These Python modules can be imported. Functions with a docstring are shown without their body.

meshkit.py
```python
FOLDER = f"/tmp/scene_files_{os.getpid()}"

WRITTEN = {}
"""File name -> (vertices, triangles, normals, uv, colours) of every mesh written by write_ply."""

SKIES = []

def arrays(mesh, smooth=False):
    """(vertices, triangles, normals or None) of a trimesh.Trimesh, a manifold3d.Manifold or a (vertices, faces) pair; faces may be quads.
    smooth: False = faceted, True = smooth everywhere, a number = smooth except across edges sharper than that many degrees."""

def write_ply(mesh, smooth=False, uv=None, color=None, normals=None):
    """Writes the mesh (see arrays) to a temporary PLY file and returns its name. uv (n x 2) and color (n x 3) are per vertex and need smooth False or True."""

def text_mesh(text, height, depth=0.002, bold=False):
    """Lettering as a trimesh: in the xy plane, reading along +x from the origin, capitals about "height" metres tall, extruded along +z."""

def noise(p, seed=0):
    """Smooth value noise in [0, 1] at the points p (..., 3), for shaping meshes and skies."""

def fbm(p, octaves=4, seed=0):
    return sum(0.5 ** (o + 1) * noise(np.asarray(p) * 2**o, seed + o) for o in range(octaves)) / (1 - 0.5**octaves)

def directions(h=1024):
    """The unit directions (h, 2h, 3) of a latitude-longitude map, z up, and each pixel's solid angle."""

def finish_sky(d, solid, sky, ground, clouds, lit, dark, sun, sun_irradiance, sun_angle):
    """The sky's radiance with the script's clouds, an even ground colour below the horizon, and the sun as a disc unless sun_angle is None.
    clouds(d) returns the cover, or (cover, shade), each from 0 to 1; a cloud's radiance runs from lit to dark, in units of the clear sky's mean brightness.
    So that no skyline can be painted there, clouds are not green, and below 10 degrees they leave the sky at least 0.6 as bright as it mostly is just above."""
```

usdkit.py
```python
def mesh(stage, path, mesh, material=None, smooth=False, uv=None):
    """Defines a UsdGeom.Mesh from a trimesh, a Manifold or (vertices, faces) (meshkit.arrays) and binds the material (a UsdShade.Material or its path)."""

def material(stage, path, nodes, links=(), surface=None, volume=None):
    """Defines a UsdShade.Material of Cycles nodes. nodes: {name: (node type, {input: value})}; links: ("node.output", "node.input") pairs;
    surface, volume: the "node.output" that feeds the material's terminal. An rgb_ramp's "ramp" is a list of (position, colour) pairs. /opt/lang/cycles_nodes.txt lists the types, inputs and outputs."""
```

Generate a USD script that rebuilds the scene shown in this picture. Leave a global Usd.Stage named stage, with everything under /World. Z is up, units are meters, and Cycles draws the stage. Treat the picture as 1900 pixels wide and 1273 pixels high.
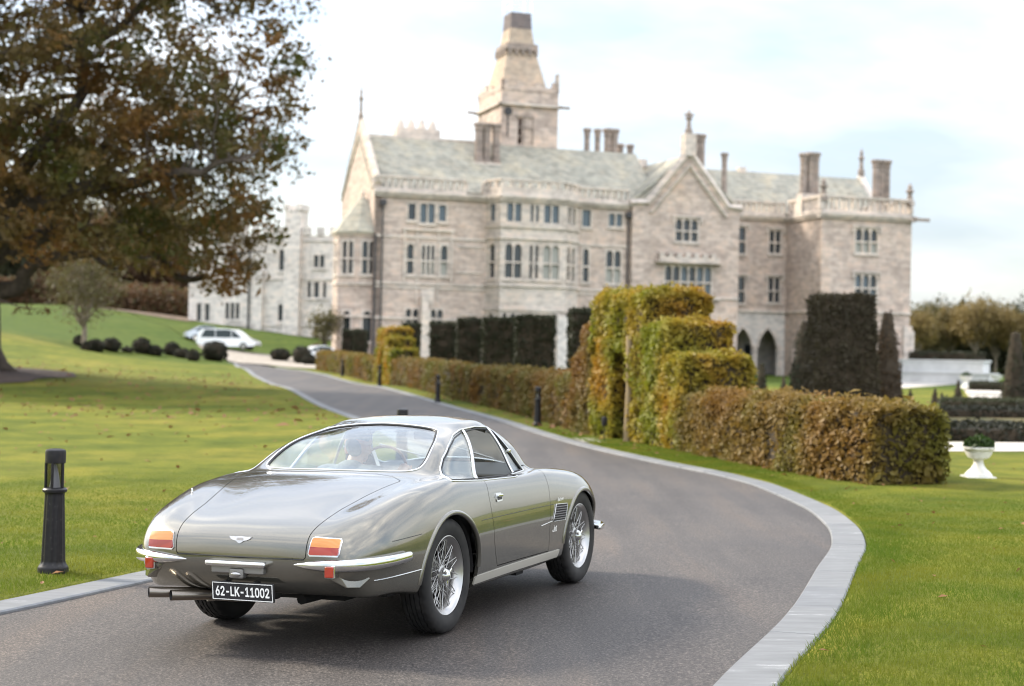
import math, random
import numpy as np, trimesh, shapely, manifold3d
import usdkit, meshkit
from pxr import Usd, UsdGeom, UsdLux, UsdShade, Gf, Sdf, Vt
from shapely.geometry import Polygon, LineString, Point, box as sbox
from scipy.interpolate import RBFInterpolator, PchipInterpolator, CubicSpline
from scipy.spatial import cKDTree
Manifold, MMesh = manifold3d.Manifold, manifold3d.Mesh

stage = Usd.Stage.CreateInMemory()
UsdGeom.SetStageUpAxis(stage, 'Z')
UsdGeom.Xform.Define(stage, '/World')

# ------------------------------------------------------------------ camera
EYE = np.array([0, 0, 1.7])
ROLL, PITCH, FPX = math.radians(1.2), math.atan(23.5/2889), 2889.0
_r = np.array([math.cos(ROLL), 0, math.sin(ROLL)])
_u0 = np.array([-math.sin(ROLL), 0, math.cos(ROLL)])
_f = np.array([0, math.cos(PITCH), 0]) + _u0*math.sin(PITCH)
_u = _u0*math.cos(PITCH) - np.array([0, math.sin(PITCH), 0])
cam = UsdGeom.Camera.Define(stage, '/World/camera')
cam.CreateFocalLengthAttr(FPX/1900*36)
cam.CreateHorizontalApertureAttr(36.0)
cam.CreateFStopAttr(2.05)
cam.CreateFocusDistanceAttr(9.3)
cam.CreateClippingRangeAttr((0.1, 4000))
_m = np.eye(4); _m[0, :3], _m[1, :3], _m[2, :3], _m[3, :3] = _r, _u, -_f, EYE
cam.AddTransformOp().Set(Gf.Matrix4d(_m.tolist()))
cam.CreateExposureAttr(EXPOSURE := 2.15)

# ------------------------------------------------------------------ sky and sun
SUN_AZ, SUN_EL = math.radians(-62), math.radians(33)          # azimuth from +y towards +x
dome = UsdLux.DomeLight.Define(stage, '/World/sky')
sky_mat = usdkit.material(stage, '/World/Looks/sky', {
    'sky': ('sky_texture', {'sky_type': 'single_scattering', 'sun_disc': False, 'sun_elevation': SUN_EL, 'sun_rotation': SUN_AZ, 'aerosol_density': 1.6, 'ozone_density': 1.0}),
    'tc': ('texture_coordinate', {}), 'map': ('mapping', {'scale': (1.0, 1.0, 3.2), 'location': (5.1, 2.7, 0.0)}),
    'n': ('noise_texture', {'scale': 2.3, 'detail': 7.0, 'roughness': 0.56, 'distortion': 0.5}),
    'r': ('rgb_ramp', {'ramp': [(0.30, (.22,)*3), (0.52, (.52,)*3), (0.70, (.88,)*3)]}),
    'n2': ('noise_texture', {'scale': 3.4, 'detail': 5.0, 'roughness': 0.5}),
    'cc': ('rgb_ramp', {'ramp': [(0.34, (1.85, 1.97, 2.12)), (0.47, (2.66, 2.66, 2.62)), (0.60, (3.7, 3.54, 3.30))]}),
    'mix': ('mix', {}), 'dim': ('mix', {'mix_type': 'multiply', 'fac': 1.0, 'color2': (.32, .34, .36)}), 'sz': ('separate_xyz', {}), 'el': ('math', {'math_type': 'multiply_add', 'value2': 1.7, 'value3': .92}), 'gr': ('combine_xyz', {}), 'over': ('mix', {'mix_type': 'multiply', 'fac': 1.0}), 'bg': ('background_shader', {'strength': 0.11})},
    [('tc.generated', 'map.vector'), ('map.vector', 'n.vector'), ('n.fac', 'r.fac'), ('map.vector', 'n2.vector'), ('n2.fac', 'cc.fac'),
     ('r.color', 'mix.fac'), ('sky.color', 'dim.color1'), ('dim.color', 'mix.color1'), ('cc.color', 'mix.color2'), ('tc.generated', 'sz.vector'), ('sz.z', 'el.value1'), ('el.value', 'gr.x'), ('el.value', 'gr.y'), ('el.value', 'gr.z'), ('mix.color', 'over.color1'), ('gr.vector', 'over.color2'), ('over.color', 'bg.color')], surface='bg.background')
UsdShade.MaterialBindingAPI.Apply(dome.GetPrim()).Bind(sky_mat)
dome.GetPrim().SetCustomDataByKey('kind', 'structure')
sun = UsdLux.DistantLight.Define(stage, '/World/sun')
sun.CreateNormalizeAttr(True); sun.CreateIntensityAttr(0.40); sun.CreateAngleAttr(10.0); sun.CreateColorAttr(Gf.Vec3f(1.0, .90, .74))
_d = np.array([math.sin(SUN_AZ)*math.cos(SUN_EL), math.cos(SUN_AZ)*math.cos(SUN_EL), math.sin(SUN_EL)])   # towards the sun
_x = np.cross([0, 0, 1], _d); _x /= np.linalg.norm(_x); _y = np.cross(_d, _x)
_m = np.eye(4); _m[0, :3], _m[1, :3], _m[2, :3] = _x, _y, _d
sun.AddTransformOp().Set(Gf.Matrix4d(_m.tolist()))

# ------------------------------------------------------------------ helpers
_used = {}
def numbered(parent, name):
    k = (str(parent), name); n = _used.get(k, 0); _used[k] = n + 1
    return f'{parent}/{name}' + (f'_{n:03d}' if n else '')
def tag(prim, label=None, cat=None, group=None, kind=None):
    prim = prim.GetPrim() if hasattr(prim, 'GetPrim') else prim
    for k, v in (('label', label), ('category', cat), ('group', group), ('kind', kind)):
        if v: prim.SetCustomDataByKey(k, v)
    return prim
def path_of(p): return '/World' if p is None else str(p.GetPath())
def thing(name, label, cat, group=None, matrix=None, loc=None, rotz=0.0, parent=None, kind=None):
    x = UsdGeom.Xform.Define(stage, numbered(path_of(parent), name))
    if matrix is not None: x.AddTransformOp().Set(Gf.Matrix4d(np.asarray(matrix).tolist()))
    elif loc is not None:
        x.AddTranslateOp().Set(Gf.Vec3d(*map(float, loc)))
        if rotz: x.AddRotateZOp().Set(math.degrees(rotz))
    return tag(x, label, cat, group, kind)
def put(name, mesh, m, parent=None, smooth=False, label=None, cat=None, group=None, kind=None):
    if isinstance(mesh, list): mesh = trimesh.util.concatenate(mesh)
    p = usdkit.mesh(stage, numbered(path_of(parent), name), mesh, m, smooth).GetPrim()
    return tag(p, label, cat, group, kind)
def puts(name, meshes, m, parent=None, **k):
    for q in meshes: put(name, q, m, parent, **k)
def copy_of(src, name, label, cat, group, loc, rotz=0.0, scale=None):
    x = UsdGeom.Xform.Define(stage, numbered('/World', name))
    x.GetPrim().GetReferences().AddInternalReference(src.GetPath())
    x.ClearXformOpOrder()
    m = np.eye(4); c, s = math.cos(rotz), math.sin(rotz); sc = scale or (1, 1, 1)
    m[0, :3] = np.array([c, s, 0])*sc[0]; m[1, :3] = np.array([-s, c, 0])*sc[1]; m[2, :3] = np.array([0, 0, 1])*sc[2]; m[3, :3] = loc
    x.AddTransformOp(opSuffix='place').Set(Gf.Matrix4d(m.tolist()))
    x.GetPrim().SetInstanceable(True)
    return tag(x, label, cat, group)
LOOK = '/World/Looks/'
def mat(name, nodes, links=(), surface='p.BSDF', **k): return usdkit.material(stage, LOOK + name, nodes, links, surface=surface, **k)
def plain(name, color, rough=.6, metal=0.0, **k): return mat(name, {'p': ('principled_bsdf', {'base_color': color, 'roughness': rough, 'metallic': metal, **k})})
def mottled(name, ramp, scale=4.0, rough=.8, detail=5.0, bump=0.0, bump_scale=None, bump_dist=.01, coords='geometry.position', stretch=(1, 1, 1), translucent=0.0, **k):
    n = {'g': (coords.split('.')[0], {}), 'mp': ('mapping', {'scale': stretch}), 'n': ('noise_texture', {'scale': scale, 'detail': detail, 'roughness': .6}), 'r': ('rgb_ramp', {'ramp': ramp}), 'p': ('principled_bsdf', {'roughness': rough, **k})}
    l = [('g.' + coords.split('.')[1], 'mp.vector'), ('mp.vector', 'n.vector'), ('n.fac', 'r.fac'), ('r.color', 'p.base_color')]
    if bump:
        n['n2'] = ('noise_texture', {'scale': bump_scale or scale*6, 'detail': 4.0}); n['b'] = ('bump', {'strength': bump, 'distance': bump_dist})
        l += [('g.' + coords.split('.')[1], 'n2.vector'), ('n2.fac', 'b.height'), ('b.normal', 'p.normal')]
    return mat(name, n, l)
def bx(x0, y0, z0, x1, y1, z1):
    b = trimesh.creation.box((abs(x1-x0), abs(y1-y0), abs(z1-z0))); b.apply_translation(((x0+x1)/2, (y0+y1)/2, (z0+z1)/2)); return b
def tube(pts, rad, n=8, closed=False, cap=True):
    pts = np.asarray(pts, float); N = len(pts); rad = np.broadcast_to(np.asarray(rad, float), (N,))
    if closed: t = np.roll(pts, -1, 0) - np.roll(pts, 1, 0)
    else: t = np.gradient(pts, axis=0)
    t /= np.maximum(np.linalg.norm(t, axis=1, keepdims=True), 1e-12)
    a = np.array([0, 0, 1.0]) if abs(t[0, 2]) < .9 else np.array([1.0, 0, 0]); nn = np.cross(t[0], a); nn /= np.linalg.norm(nn); fr = [nn]
    for k in range(1, N):
        v = fr[-1] - t[k]*(fr[-1] @ t[k]); fr.append(v/max(np.linalg.norm(v), 1e-9))
    fr = np.array(fr); bi = np.cross(t, fr); an = np.linspace(0, 2*np.pi, n, endpoint=False)
    V = pts[:, None] + rad[:, None, None]*(np.cos(an)[None, :, None]*fr[:, None] + np.sin(an)[None, :, None]*bi[:, None]); V = V.reshape(-1, 3); Fq = []
    for i in range(N if closed else N-1):
        j = (i+1) % N
        for k in range(n):
            l = (k+1) % n; Fq += [(i*n+k, i*n+l, j*n+l), (i*n+k, j*n+l, j*n+k)]
    if cap and not closed:
        V = np.vstack([V, pts[0], pts[-1]]); c0, c1 = len(V)-2, len(V)-1
        for k in range(n):
            l = (k+1) % n; Fq += [(c0, l, k), (c1, (N-1)*n+k, (N-1)*n+l)]
    return trimesh.Trimesh(V, Fq, process=False)
def lathe(prof, n=32, cap=True):
    """profile (r, z) turned about z"""
    prof = np.asarray(prof, float); a = np.linspace(0, 2*np.pi, n, endpoint=False); N = len(prof)
    V = np.stack([prof[:, :1]*np.cos(a), prof[:, :1]*np.sin(a), np.repeat(prof[:, 1:], n, 1)], -1).reshape(-1, 3); Fq = []
    for i in range(N-1):
        for k in range(n):
            l = (k+1) % n; Fq += [(i*n+k, i*n+l, (i+1)*n+l), (i*n+k, (i+1)*n+l, (i+1)*n+k)]
    return trimesh.Trimesh(V, Fq, process=False)
def prism(poly, h, z0=0.0):
    m = trimesh.creation.extrude_polygon(poly if hasattr(poly, 'exterior') else Polygon(poly), h, engine='earcut'); m.apply_translation((0, 0, z0)); return m
def moved(m, loc=(0, 0, 0), rotz=0.0, scale=None, rot=None):
    m = m.copy()
    if scale is not None: m.vertices = m.vertices*np.asarray(scale)
    if rot is not None: m.apply_transform(rot)
    if rotz: m.apply_transform(trimesh.transformations.rotation_matrix(rotz, (0, 0, 1)))
    m.apply_translation(loc); return m
RX = lambda a: trimesh.transformations.rotation_matrix(a, (1, 0, 0))
RY = lambda a: trimesh.transformations.rotation_matrix(a, (0, 1, 0))
RZ = lambda a: trimesh.transformations.rotation_matrix(a, (0, 0, 1))
def to_man(m): return Manifold(MMesh(np.asarray(m.vertices, np.float32), np.asarray(m.faces, np.uint32)))
def from_man(M):
    q = M.to_mesh(); return trimesh.Trimesh(np.array(q.vert_properties[:, :3], float), np.array(q.tri_verts, int), process=False)
def grid_faces(nu, nv, close_u=False):
    i, j = np.meshgrid(np.arange(nu if close_u else nu-1), np.arange(nv-1), indexing='ij'); i, j = i.ravel(), j.ravel(); a = (i+1) % nu
    return np.vstack([np.stack([i*nv+j, a*nv+j, a*nv+j+1], 1), np.stack([i*nv+j, a*nv+j+1, i*nv+j+1], 1)])
def rounded(x0, y0, z0, x1, y1, z1, r=.02, n=8):
    s = [Manifold.sphere(r, n).translate((x, y, z)) for x in (x0+r, x1-r) for y in (y0+r, y1-r) for z in (z0+r, z1-r)]
    return from_man(Manifold.batch_hull(s))
# ------------------------------------------------------------------ terrain
_A = np.array([[-19.05, 58.0, 0.7], [-15.37, 50.0, 0.08], [-29.08, 105.0, 1.45], [-21.88, 115.0, 0.92], [-49.43, 150.0, 5.6], [-42.83, 150.0, 5.58], [-37.16, 150.0, 5.02], [-31.18, 145.0, 3.91], [-26.8, 140.0, 3.56], [-22.21, 135.0, 2.08], [-32.91, 100.0, 2.5], [-30.21, 106.0, 1.8], [-65.01, 150.0, 5.53], [-41.13, 95.0, 2.48], [5, 20, 0], [10, 40, 0], [20, 80, 0], [0, 80, 0], [15, 130, .3], [30, 130, .2], [60, 100, 0], [60, 200, 0], [0, 0, 0], [-10, 5, 0], [-10, 20, 0], [-9, 35, 0], [0, 38, 0], [-25, 10, .3], [-25, 30, .5], [100, 60, 0], [120, 220, 0], [20, 20, 0], [-120, 60, 4], [-150, 200, 8], [-60, 250, 6], [30, 250, .5], [2, 110, .2], [-8, 128, .6], [-100, 20, 2.5], [-60, 0, 1], [60, 0, 0], [-4.46, 41.4, 0], [-6.73, 51.8, .03], [-10.57, 68.8, .17], [-14.4, 86.1, .35], [-17.9, 101.7, .55], [-21, 115.4, .75], [-3.4, 58.6, .08], [-5.8, 69.6, .18], [-10.4, 88.2, .38], [-13.4, 98.1, .5], [-14, 112, .7], [-12, 122, .8], [-8, 90, .3]])
_R = RBFInterpolator(_A[:, :2], _A[:, 2], kernel='thin_plate_spline', smoothing=.05)
def T(x, y):
    x, y = np.atleast_1d(np.asarray(x, float)), np.atleast_1d(np.asarray(y, float)); x, y = np.broadcast_arrays(x, y)
    s = (x+.6431)*.929 - (y-10.595)*.37
    near = np.exp(-((y-10.6)/9.)**2)*np.exp(-(x/14)**2)*(.034 + .0221*3.5*np.tanh(s/3.5))
    w = np.clip((y-14)/25, 0, 1); w = w*w*(3-2*w); w = np.maximum(w, np.clip((-x-4)/10, 0, 1)*.6)
    h = _R(np.stack([np.clip(x.ravel(), -150, 120), np.clip(y.ravel(), 0, 250)], 1)).reshape(x.shape)
    return near + w*np.clip(h, -.02, 9)
def Tz(x, y): return float(T(x, y)[0])

_ro = np.array([(-1.2, -2), (.35, 4.5), (1.38, 7.82), (2.06, 9.8), (2.73, 12.2), (3.19, 13.9), (3.51, 15.81), (3.67, 18.02), (3.62, 20.8), (3.39, 22.6), (2.67, 25.4), (1.66, 29.8), (.68, 35.6), (.14, 39.2), (-1.02, 46), (-3.40, 58.6), (-5.72, 69.6), (-8.05, 79.9), (-10.4, 88.2), (-13.2, 98), (-16.0, 106), (-19.6, 116), (-26, 130), (-60, 190)])
_lo = np.array([(-8.5, -2), (-5.9, 4.5), (-4.5, 7.6), (-3.36, 10.28), (-2.80, 11.73), (-1.85, 14.0), (-1.20, 17.5), (-1.12, 21), (-1.55, 26), (-2.2, 30), (-3.05, 35), (-4.46, 41.45), (-5.47, 46.1), (-6.73, 51.85), (-8.39, 59.4), (-10.57, 68.8), (-14.43, 86.1), (-17.93, 101.7), (-21.0, 115.4), (-27, 130), (-60.1, 190)])
XR, XL = PchipInterpolator(_ro[:, 1], _ro[:, 0]), PchipInterpolator(_lo[:, 1], _lo[:, 0])       # outer kerb edges
def offset_curve(X, d, y0, y1, n):
    y = np.linspace(y0, y1, n); c = LineString(np.stack([X(y), y], 1)); return c
def kerb_pts(X, side, w, ys):
    """inner edge of a kerb of width w; side +1: road lies to +x of the outer edge"""
    x = X(ys); dx = np.gradient(x, ys); n = np.stack([np.ones_like(ys), -dx], 1); n /= np.linalg.norm(n, axis=1, keepdims=True)
    return np.stack([x, ys], 1) + side*w*n
YN = np.concatenate([np.linspace(-2, 30, 129), np.linspace(30.5, 60, 60), np.linspace(61, 119, 59)])
KW = .30
inR, inL = kerb_pts(XR, -1, KW, YN), kerb_pts(XL, 1, KW, YN)

asphalt = mat('asphalt', {
    'g': ('geometry', {}), 'fine': ('noise_texture', {'scale': 62.0, 'detail': 5.0, 'roughness': .82}), 'sp': ('voronoi_texture', {'scale': 70.0}), 'spr': ('rgb_ramp', {'ramp': [(.10, (2.1, 2.0, 1.9)), (.24, (1, 1, 1)), (.62, (.86, .85, .85)), (.8, (.6, .6, .6))]}), 'x0': ('mix', {'mix_type': 'multiply', 'fac': .9}), 'big': ('noise_texture', {'scale': .55, 'detail': 4.0, 'roughness': .55}),
    'm': ('mapping', {'rotation': (0, 0, -.38), 'scale': (1.1, .09, 1.0)}), 'st': ('noise_texture', {'scale': 1.7, 'detail': 4.0, 'roughness': .55}),
    'cf': ('rgb_ramp', {'ramp': [(.34, (.015, .0135, .013)), (.5, (.054, .048, .045)), (.64, (.185, .163, .145))]}),
    'cs': ('rgb_ramp', {'ramp': [(.33, (.72, .71, .72)), (.50, (1, 1, 1)), (.66, (1.30, 1.20, 1.09))]}),
    'cb': ('rgb_ramp', {'ramp': [(.35, (.86, .86, .88)), (.65, (1.1, 1.08, 1.06))]}),
    'x1': ('mix', {'mix_type': 'multiply', 'fac': 1.0}), 'x2': ('mix', {'mix_type': 'multiply', 'fac': 1.0}),
    'b': ('bump', {'strength': .55, 'distance': .006}), 'p': ('principled_bsdf', {'roughness': .62, 'specular_ior_level': .42})},
    [('g.position', 'fine.vector'), ('g.position', 'big.vector'), ('g.position', 'm.vector'), ('m.vector', 'st.vector'), ('fine.fac', 'cf.fac'), ('st.fac', 'cs.fac'), ('big.fac', 'cb.fac'),
     ('g.position', 'sp.vector'), ('sp.distance', 'spr.fac'), ('cf.color', 'x0.color1'), ('spr.color', 'x0.color2'), ('x0.color', 'x1.color1'), ('cs.color', 'x1.color2'), ('x1.color', 'x2.color1'), ('cb.color', 'x2.color2'), ('x2.color', 'p.base_color'), ('fine.fac', 'b.height'), ('b.normal', 'p.normal')])
u = np.linspace(0, 1, 15)
P2 = inL[:, None]*(1-u)[None, :, None] + inR[:, None]*u[None, :, None]
Z = T(P2[..., 0], P2[..., 1]) + .02*(1-(2*u-1)**2)[None]*np.clip((P2[..., 1]-16)/10, 0, 1)
# the road runs a little under the kerbs
put('road', trimesh.Trimesh(np.dstack([P2, Z]).reshape(-1, 3), grid_faces(len(YN), len(u))[:, ::-1], process=False), asphalt, smooth=True, kind='structure')

stone_k = [mat(f'kerb_stone_{k}', {
    'g': ('geometry', {}), 'm': ('mapping', {'rotation': (0, 0, .3), 'scale': (1.0, 5.0, 1.0)}), 'n': ('noise_texture', {'scale': 2.6, 'detail': 6.0, 'roughness': .65}), 'f': ('noise_texture', {'scale': 90.0, 'detail': 3.0}),
    'r': ('rgb_ramp', {'ramp': [(.30, tuple(c*.78 for c in t)), (.52, t), (.63, tuple(c*1.12 for c in t)), (.72, (.42, .43, .44))]}),
    'b': ('bump', {'strength': .3, 'distance': .004}), 'p': ('principled_bsdf', {'roughness': .68})},
    [('g.position', 'm.vector'), ('m.vector', 'n.vector'), ('n.fac', 'r.fac'), ('r.color', 'p.base_color'), ('g.position', 'f.vector'), ('f.fac', 'b.height'), ('b.normal', 'p.normal')])
    for k, t in enumerate([(.155, .162, .170), (.18, .185, .192), (.145, .153, .165)])]
def kerb(name, X, side, y0, y1):
    ys = np.linspace(y0, y1, 4000); o = np.stack([X(ys), ys], 1); i = kerb_pts(X, side, KW, ys)
    s = np.concatenate([[0], np.cumsum(np.linalg.norm(np.diff(o, axis=0), axis=1))]); L = s[-1]; par = thing(name, None, None, kind='structure')
    rng = random.Random(5); a = 0.0
    while a < L-.3:
        ln = (.92 + .1*rng.random())*(1 if a < 45 else 2.5); b = min(a+ln, L); q = np.linspace(a+.003, b-.003, 5); k = np.interp(q, s, np.arange(len(s))).astype(int)
        O_, I_ = o[k], i[k]; dz = .026 + .004*(rng.random()-.5); e = (I_-O_)/KW
        top = [(O_, dz-.012), (O_+e*.010, dz), (I_-e*.010, dz), (I_, dz-.010), (I_, -.10), (O_, -.10)]; R_ = []
        for p, h in top: R_.append(np.column_stack([p, T(p[:, 0], p[:, 1])+h]))
        V = np.stack(R_, 1).reshape(-1, 3); F_ = []
        for c in range(4):
            for d in range(6):
                d2 = (d+1) % 6; F_ += [(c*6+d, c*6+d2, (c+1)*6+d2), (c*6+d, (c+1)*6+d2, (c+1)*6+d)]
        for d in range(1, 5): F_ += [(0, d+1, d), (24, 24+d, 24+d+1)]
        m = trimesh.Trimesh(V, F_, process=False)
        if m.volume < 0: m.invert()
        put('kerb_stone', m, stone_k[rng.choice([0, 0, 1, 2])], par); a = b
kerb('right_kerb', XR, -1, 3.5, 105); kerb('left_kerb', XL, 1, 3.5, 116)

# ------------------------------------------------------------------ lawns: one sheet each side, from the kerb out to the horizon
def lawn_mat(name):
    return mat(name, {
        'g': ('geometry', {}), 'big': ('noise_texture', {'scale': .16, 'detail': 5.0, 'roughness': .6}), 'mid': ('noise_texture', {'scale': 1.3, 'detail': 5.0, 'roughness': .65}), 'fine': ('noise_texture', {'scale': 48.0, 'detail': 4.0, 'roughness': .75}),
        'sx': ('separate_xyz', {}), 'mm': ('mapping', {'rotation': (0, 0, .55)}), 'w': ('wave_texture', {'scale': .13, 'distortion': .5, 'detail': 2.0, 'detail_scale': 1.0}),
        'cb': ('rgb_ramp', {'ramp': [(.28, (.075, .103, .012)), (.48, (.125, .142, .017)), (.62, (.173, .167, .026)), (.78, (.222, .190, .044))]}),
        'cm': ('rgb_ramp', {'ramp': [(.30, (.62, .70, .55)), (.5, (1, 1, 1)), (.72, (1.42, 1.28, 1.2))]}), 'cf': ('rgb_ramp', {'ramp': [(.28, (.40, .45, .35)), (.5, (1, 1, 1)), (.74, (1.6, 1.5, 1.4))]}),
        'cw': ('rgb_ramp', {'ramp': [(.35, (.91, .94, .90)), (.65, (1.09, 1.06, 1.05))]}),
        'far': ('map_range', {'from_min': 92.0, 'from_max': 112.0, 'clamp': True}), 'fc': ('mix', {'color2': (.050, .088, .012)}), 'ff': ('math', {'math_type': 'multiply', 'value2': .85}),
        'x1': ('mix', {'mix_type': 'multiply', 'fac': 1.0}), 'x2': ('mix', {'mix_type': 'multiply', 'fac': 1.0}), 'x3': ('mix', {'mix_type': 'multiply', 'fac': 1.0}),
        'b': ('bump', {'strength': .8, 'distance': .03}), 'p': ('principled_bsdf', {'roughness': .95, 'specular_ior_level': .15})},
        [('g.position', 'big.vector'), ('g.position', 'mid.vector'), ('g.position', 'fine.vector'), ('g.position', 'mm.vector'), ('mm.vector', 'w.vector'), ('big.fac', 'cb.fac'), ('mid.fac', 'cm.fac'), ('fine.fac', 'cf.fac'), ('w.fac', 'cw.fac'),
         ('g.position', 'sx.vector'), ('sx.y', 'far.value'), ('far.result', 'ff.value1'), ('ff.value', 'fc.fac'), ('cb.color', 'fc.color1'), ('fc.color', 'x1.color1'), ('cm.color', 'x1.color2'), ('x1.color', 'x2.color1'), ('cf.color', 'x2.color2'), ('x2.color', 'x3.color1'), ('cw.color', 'x3.color2'),
         ('x3.color', 'p.base_color'), ('fine.fac', 'b.height'), ('b.normal', 'p.normal')])
lawn = lawn_mat('lawn')
YG = np.concatenate([np.linspace(-6, 30, 145), np.linspace(30.5, 60, 60), np.linspace(61, 190, 130), np.linspace(195, 330, 28), [400, 520, 700, 1000, 1500]])
tt = np.concatenate([[0, .04], np.linspace(.2, 6, 25), np.linspace(6.6, 20, 20), np.linspace(22, 120, 50), [140, 180, 240, 330, 500, 800, 1300]])
def lawn_sheet(side):
    X = XR if side > 0 else XL; xk = X(np.clip(YG, -2, 190)); V = []
    for y, x in zip(YG, xk):
        xs = x + side*tt; z = T(xs, np.full_like(xs, y)) + .022*np.clip(tt/.04, 0, 1) + .02*np.clip(tt/.5, 0, 1) - (.10 if y > 128 else 0)*0; V.append(np.stack([xs, np.full_like(xs, y), z], 1))
    f = grid_faces(len(YG), len(tt)); return trimesh.Trimesh(np.vstack(V), f if side < 0 else f[:, ::-1], process=False)
put('right_lawn', lawn_sheet(1), lawn, smooth=True, kind='structure')
put('left_lawn', lawn_sheet(-1), lawn, smooth=True, kind='structure')
gravel = mottled('gravel', [(.3, (.24, .21, .18)), (.5, (.31, .275, .235)), (.7, (.37, .34, .295))], scale=3.0, rough=.95, bump=.4, bump_scale=60.0)
YF = np.linspace(117, 192, 60); u = np.linspace(0, 1, 9); Q = XL(YF)[:, None]*(1-u) + XR(YF)[:, None]*u; YY = np.repeat(YF[:, None], 9, 1)
put('bank_lawn', trimesh.Trimesh(np.dstack([Q, YY, T(Q, YY)-.012+.05*np.clip((YY-119)/4, 0, 1)]).reshape(-1, 3), grid_faces(60, 9)[:, ::-1], process=False), lawn, smooth=True, kind='structure')
# ------------------------------------------------------------------ the manor house
def stone_mat(name, a, b, c, mortar, bw=.95, rh=.36, rough=.85, patch_scale=.22, ms=.010):
    return mat(name, {
        'tc': ('texture_coordinate', {}), 's': ('separate_xyz', {}), 'ad': ('math', {'math_type': 'add'}), 'cb': ('combine_xyz', {}),
        'br': ('brick_texture', {'scale': 1.0, 'color1': a, 'color2': b, 'mortar': mortar, 'mortar_size': ms, 'mortar_smooth': .3, 'brick_width': bw, 'row_height': rh, 'bias': -.1}),
        'n': ('noise_texture', {'scale': patch_scale, 'detail': 6.0, 'roughness': .65}), 'r': ('rgb_ramp', {'ramp': [(.34, (.84, .82, .80)), (.5, (1, 1, 1)), (.66, c)]}), 'x': ('mix', {'mix_type': 'multiply', 'fac': 1.0}),
        'mp': ('mapping', {'scale': (1.4, 1.4, 2.6)}), 'n3': ('noise_texture', {'scale': 1.0, 'detail': 3.0, 'roughness': .6}), 'r3': ('rgb_ramp', {'ramp': [(.36, (.74, .71, .70)), (.5, (1, .985, .975)), (.64, (1.16, 1.06, 1.0))]}), 'x3': ('mix', {'mix_type': 'multiply', 'fac': .9}),
        'n2': ('noise_texture', {'scale': 5.0, 'detail': 5.0}), 'b': ('bump', {'strength': .35, 'distance': .03}), 'p': ('principled_bsdf', {'roughness': rough, 'specular_ior_level': .25})},
        [('tc.object', 's.vector'), ('s.x', 'ad.value1'), ('s.y', 'ad.value2'), ('ad.value', 'cb.x'), ('s.z', 'cb.y'), ('cb.vector', 'br.vector'), ('tc.object', 'n.vector'), ('n.fac', 'r.fac'), ('br.color', 'x.color1'), ('r.color', 'x.color2'),
         ('tc.object', 'mp.vector'), ('mp.vector', 'n3.vector'), ('n3.fac', 'r3.fac'), ('x.color', 'x3.color1'), ('r3.color', 'x3.color2'), ('x3.color', 'p.base_color'), ('tc.object', 'n2.vector'), ('n2.fac', 'b.height'), ('b.normal', 'p.normal')])
limestone = stone_mat('limestone_wall', (.515, .435, .382), (.405, .338, .295), (1.12, 1.08, 1.02), (.30, .265, .24))
dressed = stone_mat('dressed_stone', (.57, .52, .47), (.49, .44, .395), (1.08, 1.05, 1.0), (.34, .31, .28), 1.3, .5)
dark_stone = stone_mat('weathered_stone', (.31, .265, .235), (.24, .205, .18), (1.1, 1.06, 1.0), (.16, .13, .115), .6, .30)
pale_stone = stone_mat('pale_stone', (.60, .575, .54), (.52, .50, .475), (1.05, 1.04, 1.02), (.47, .45, .43), .9, .35)
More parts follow.
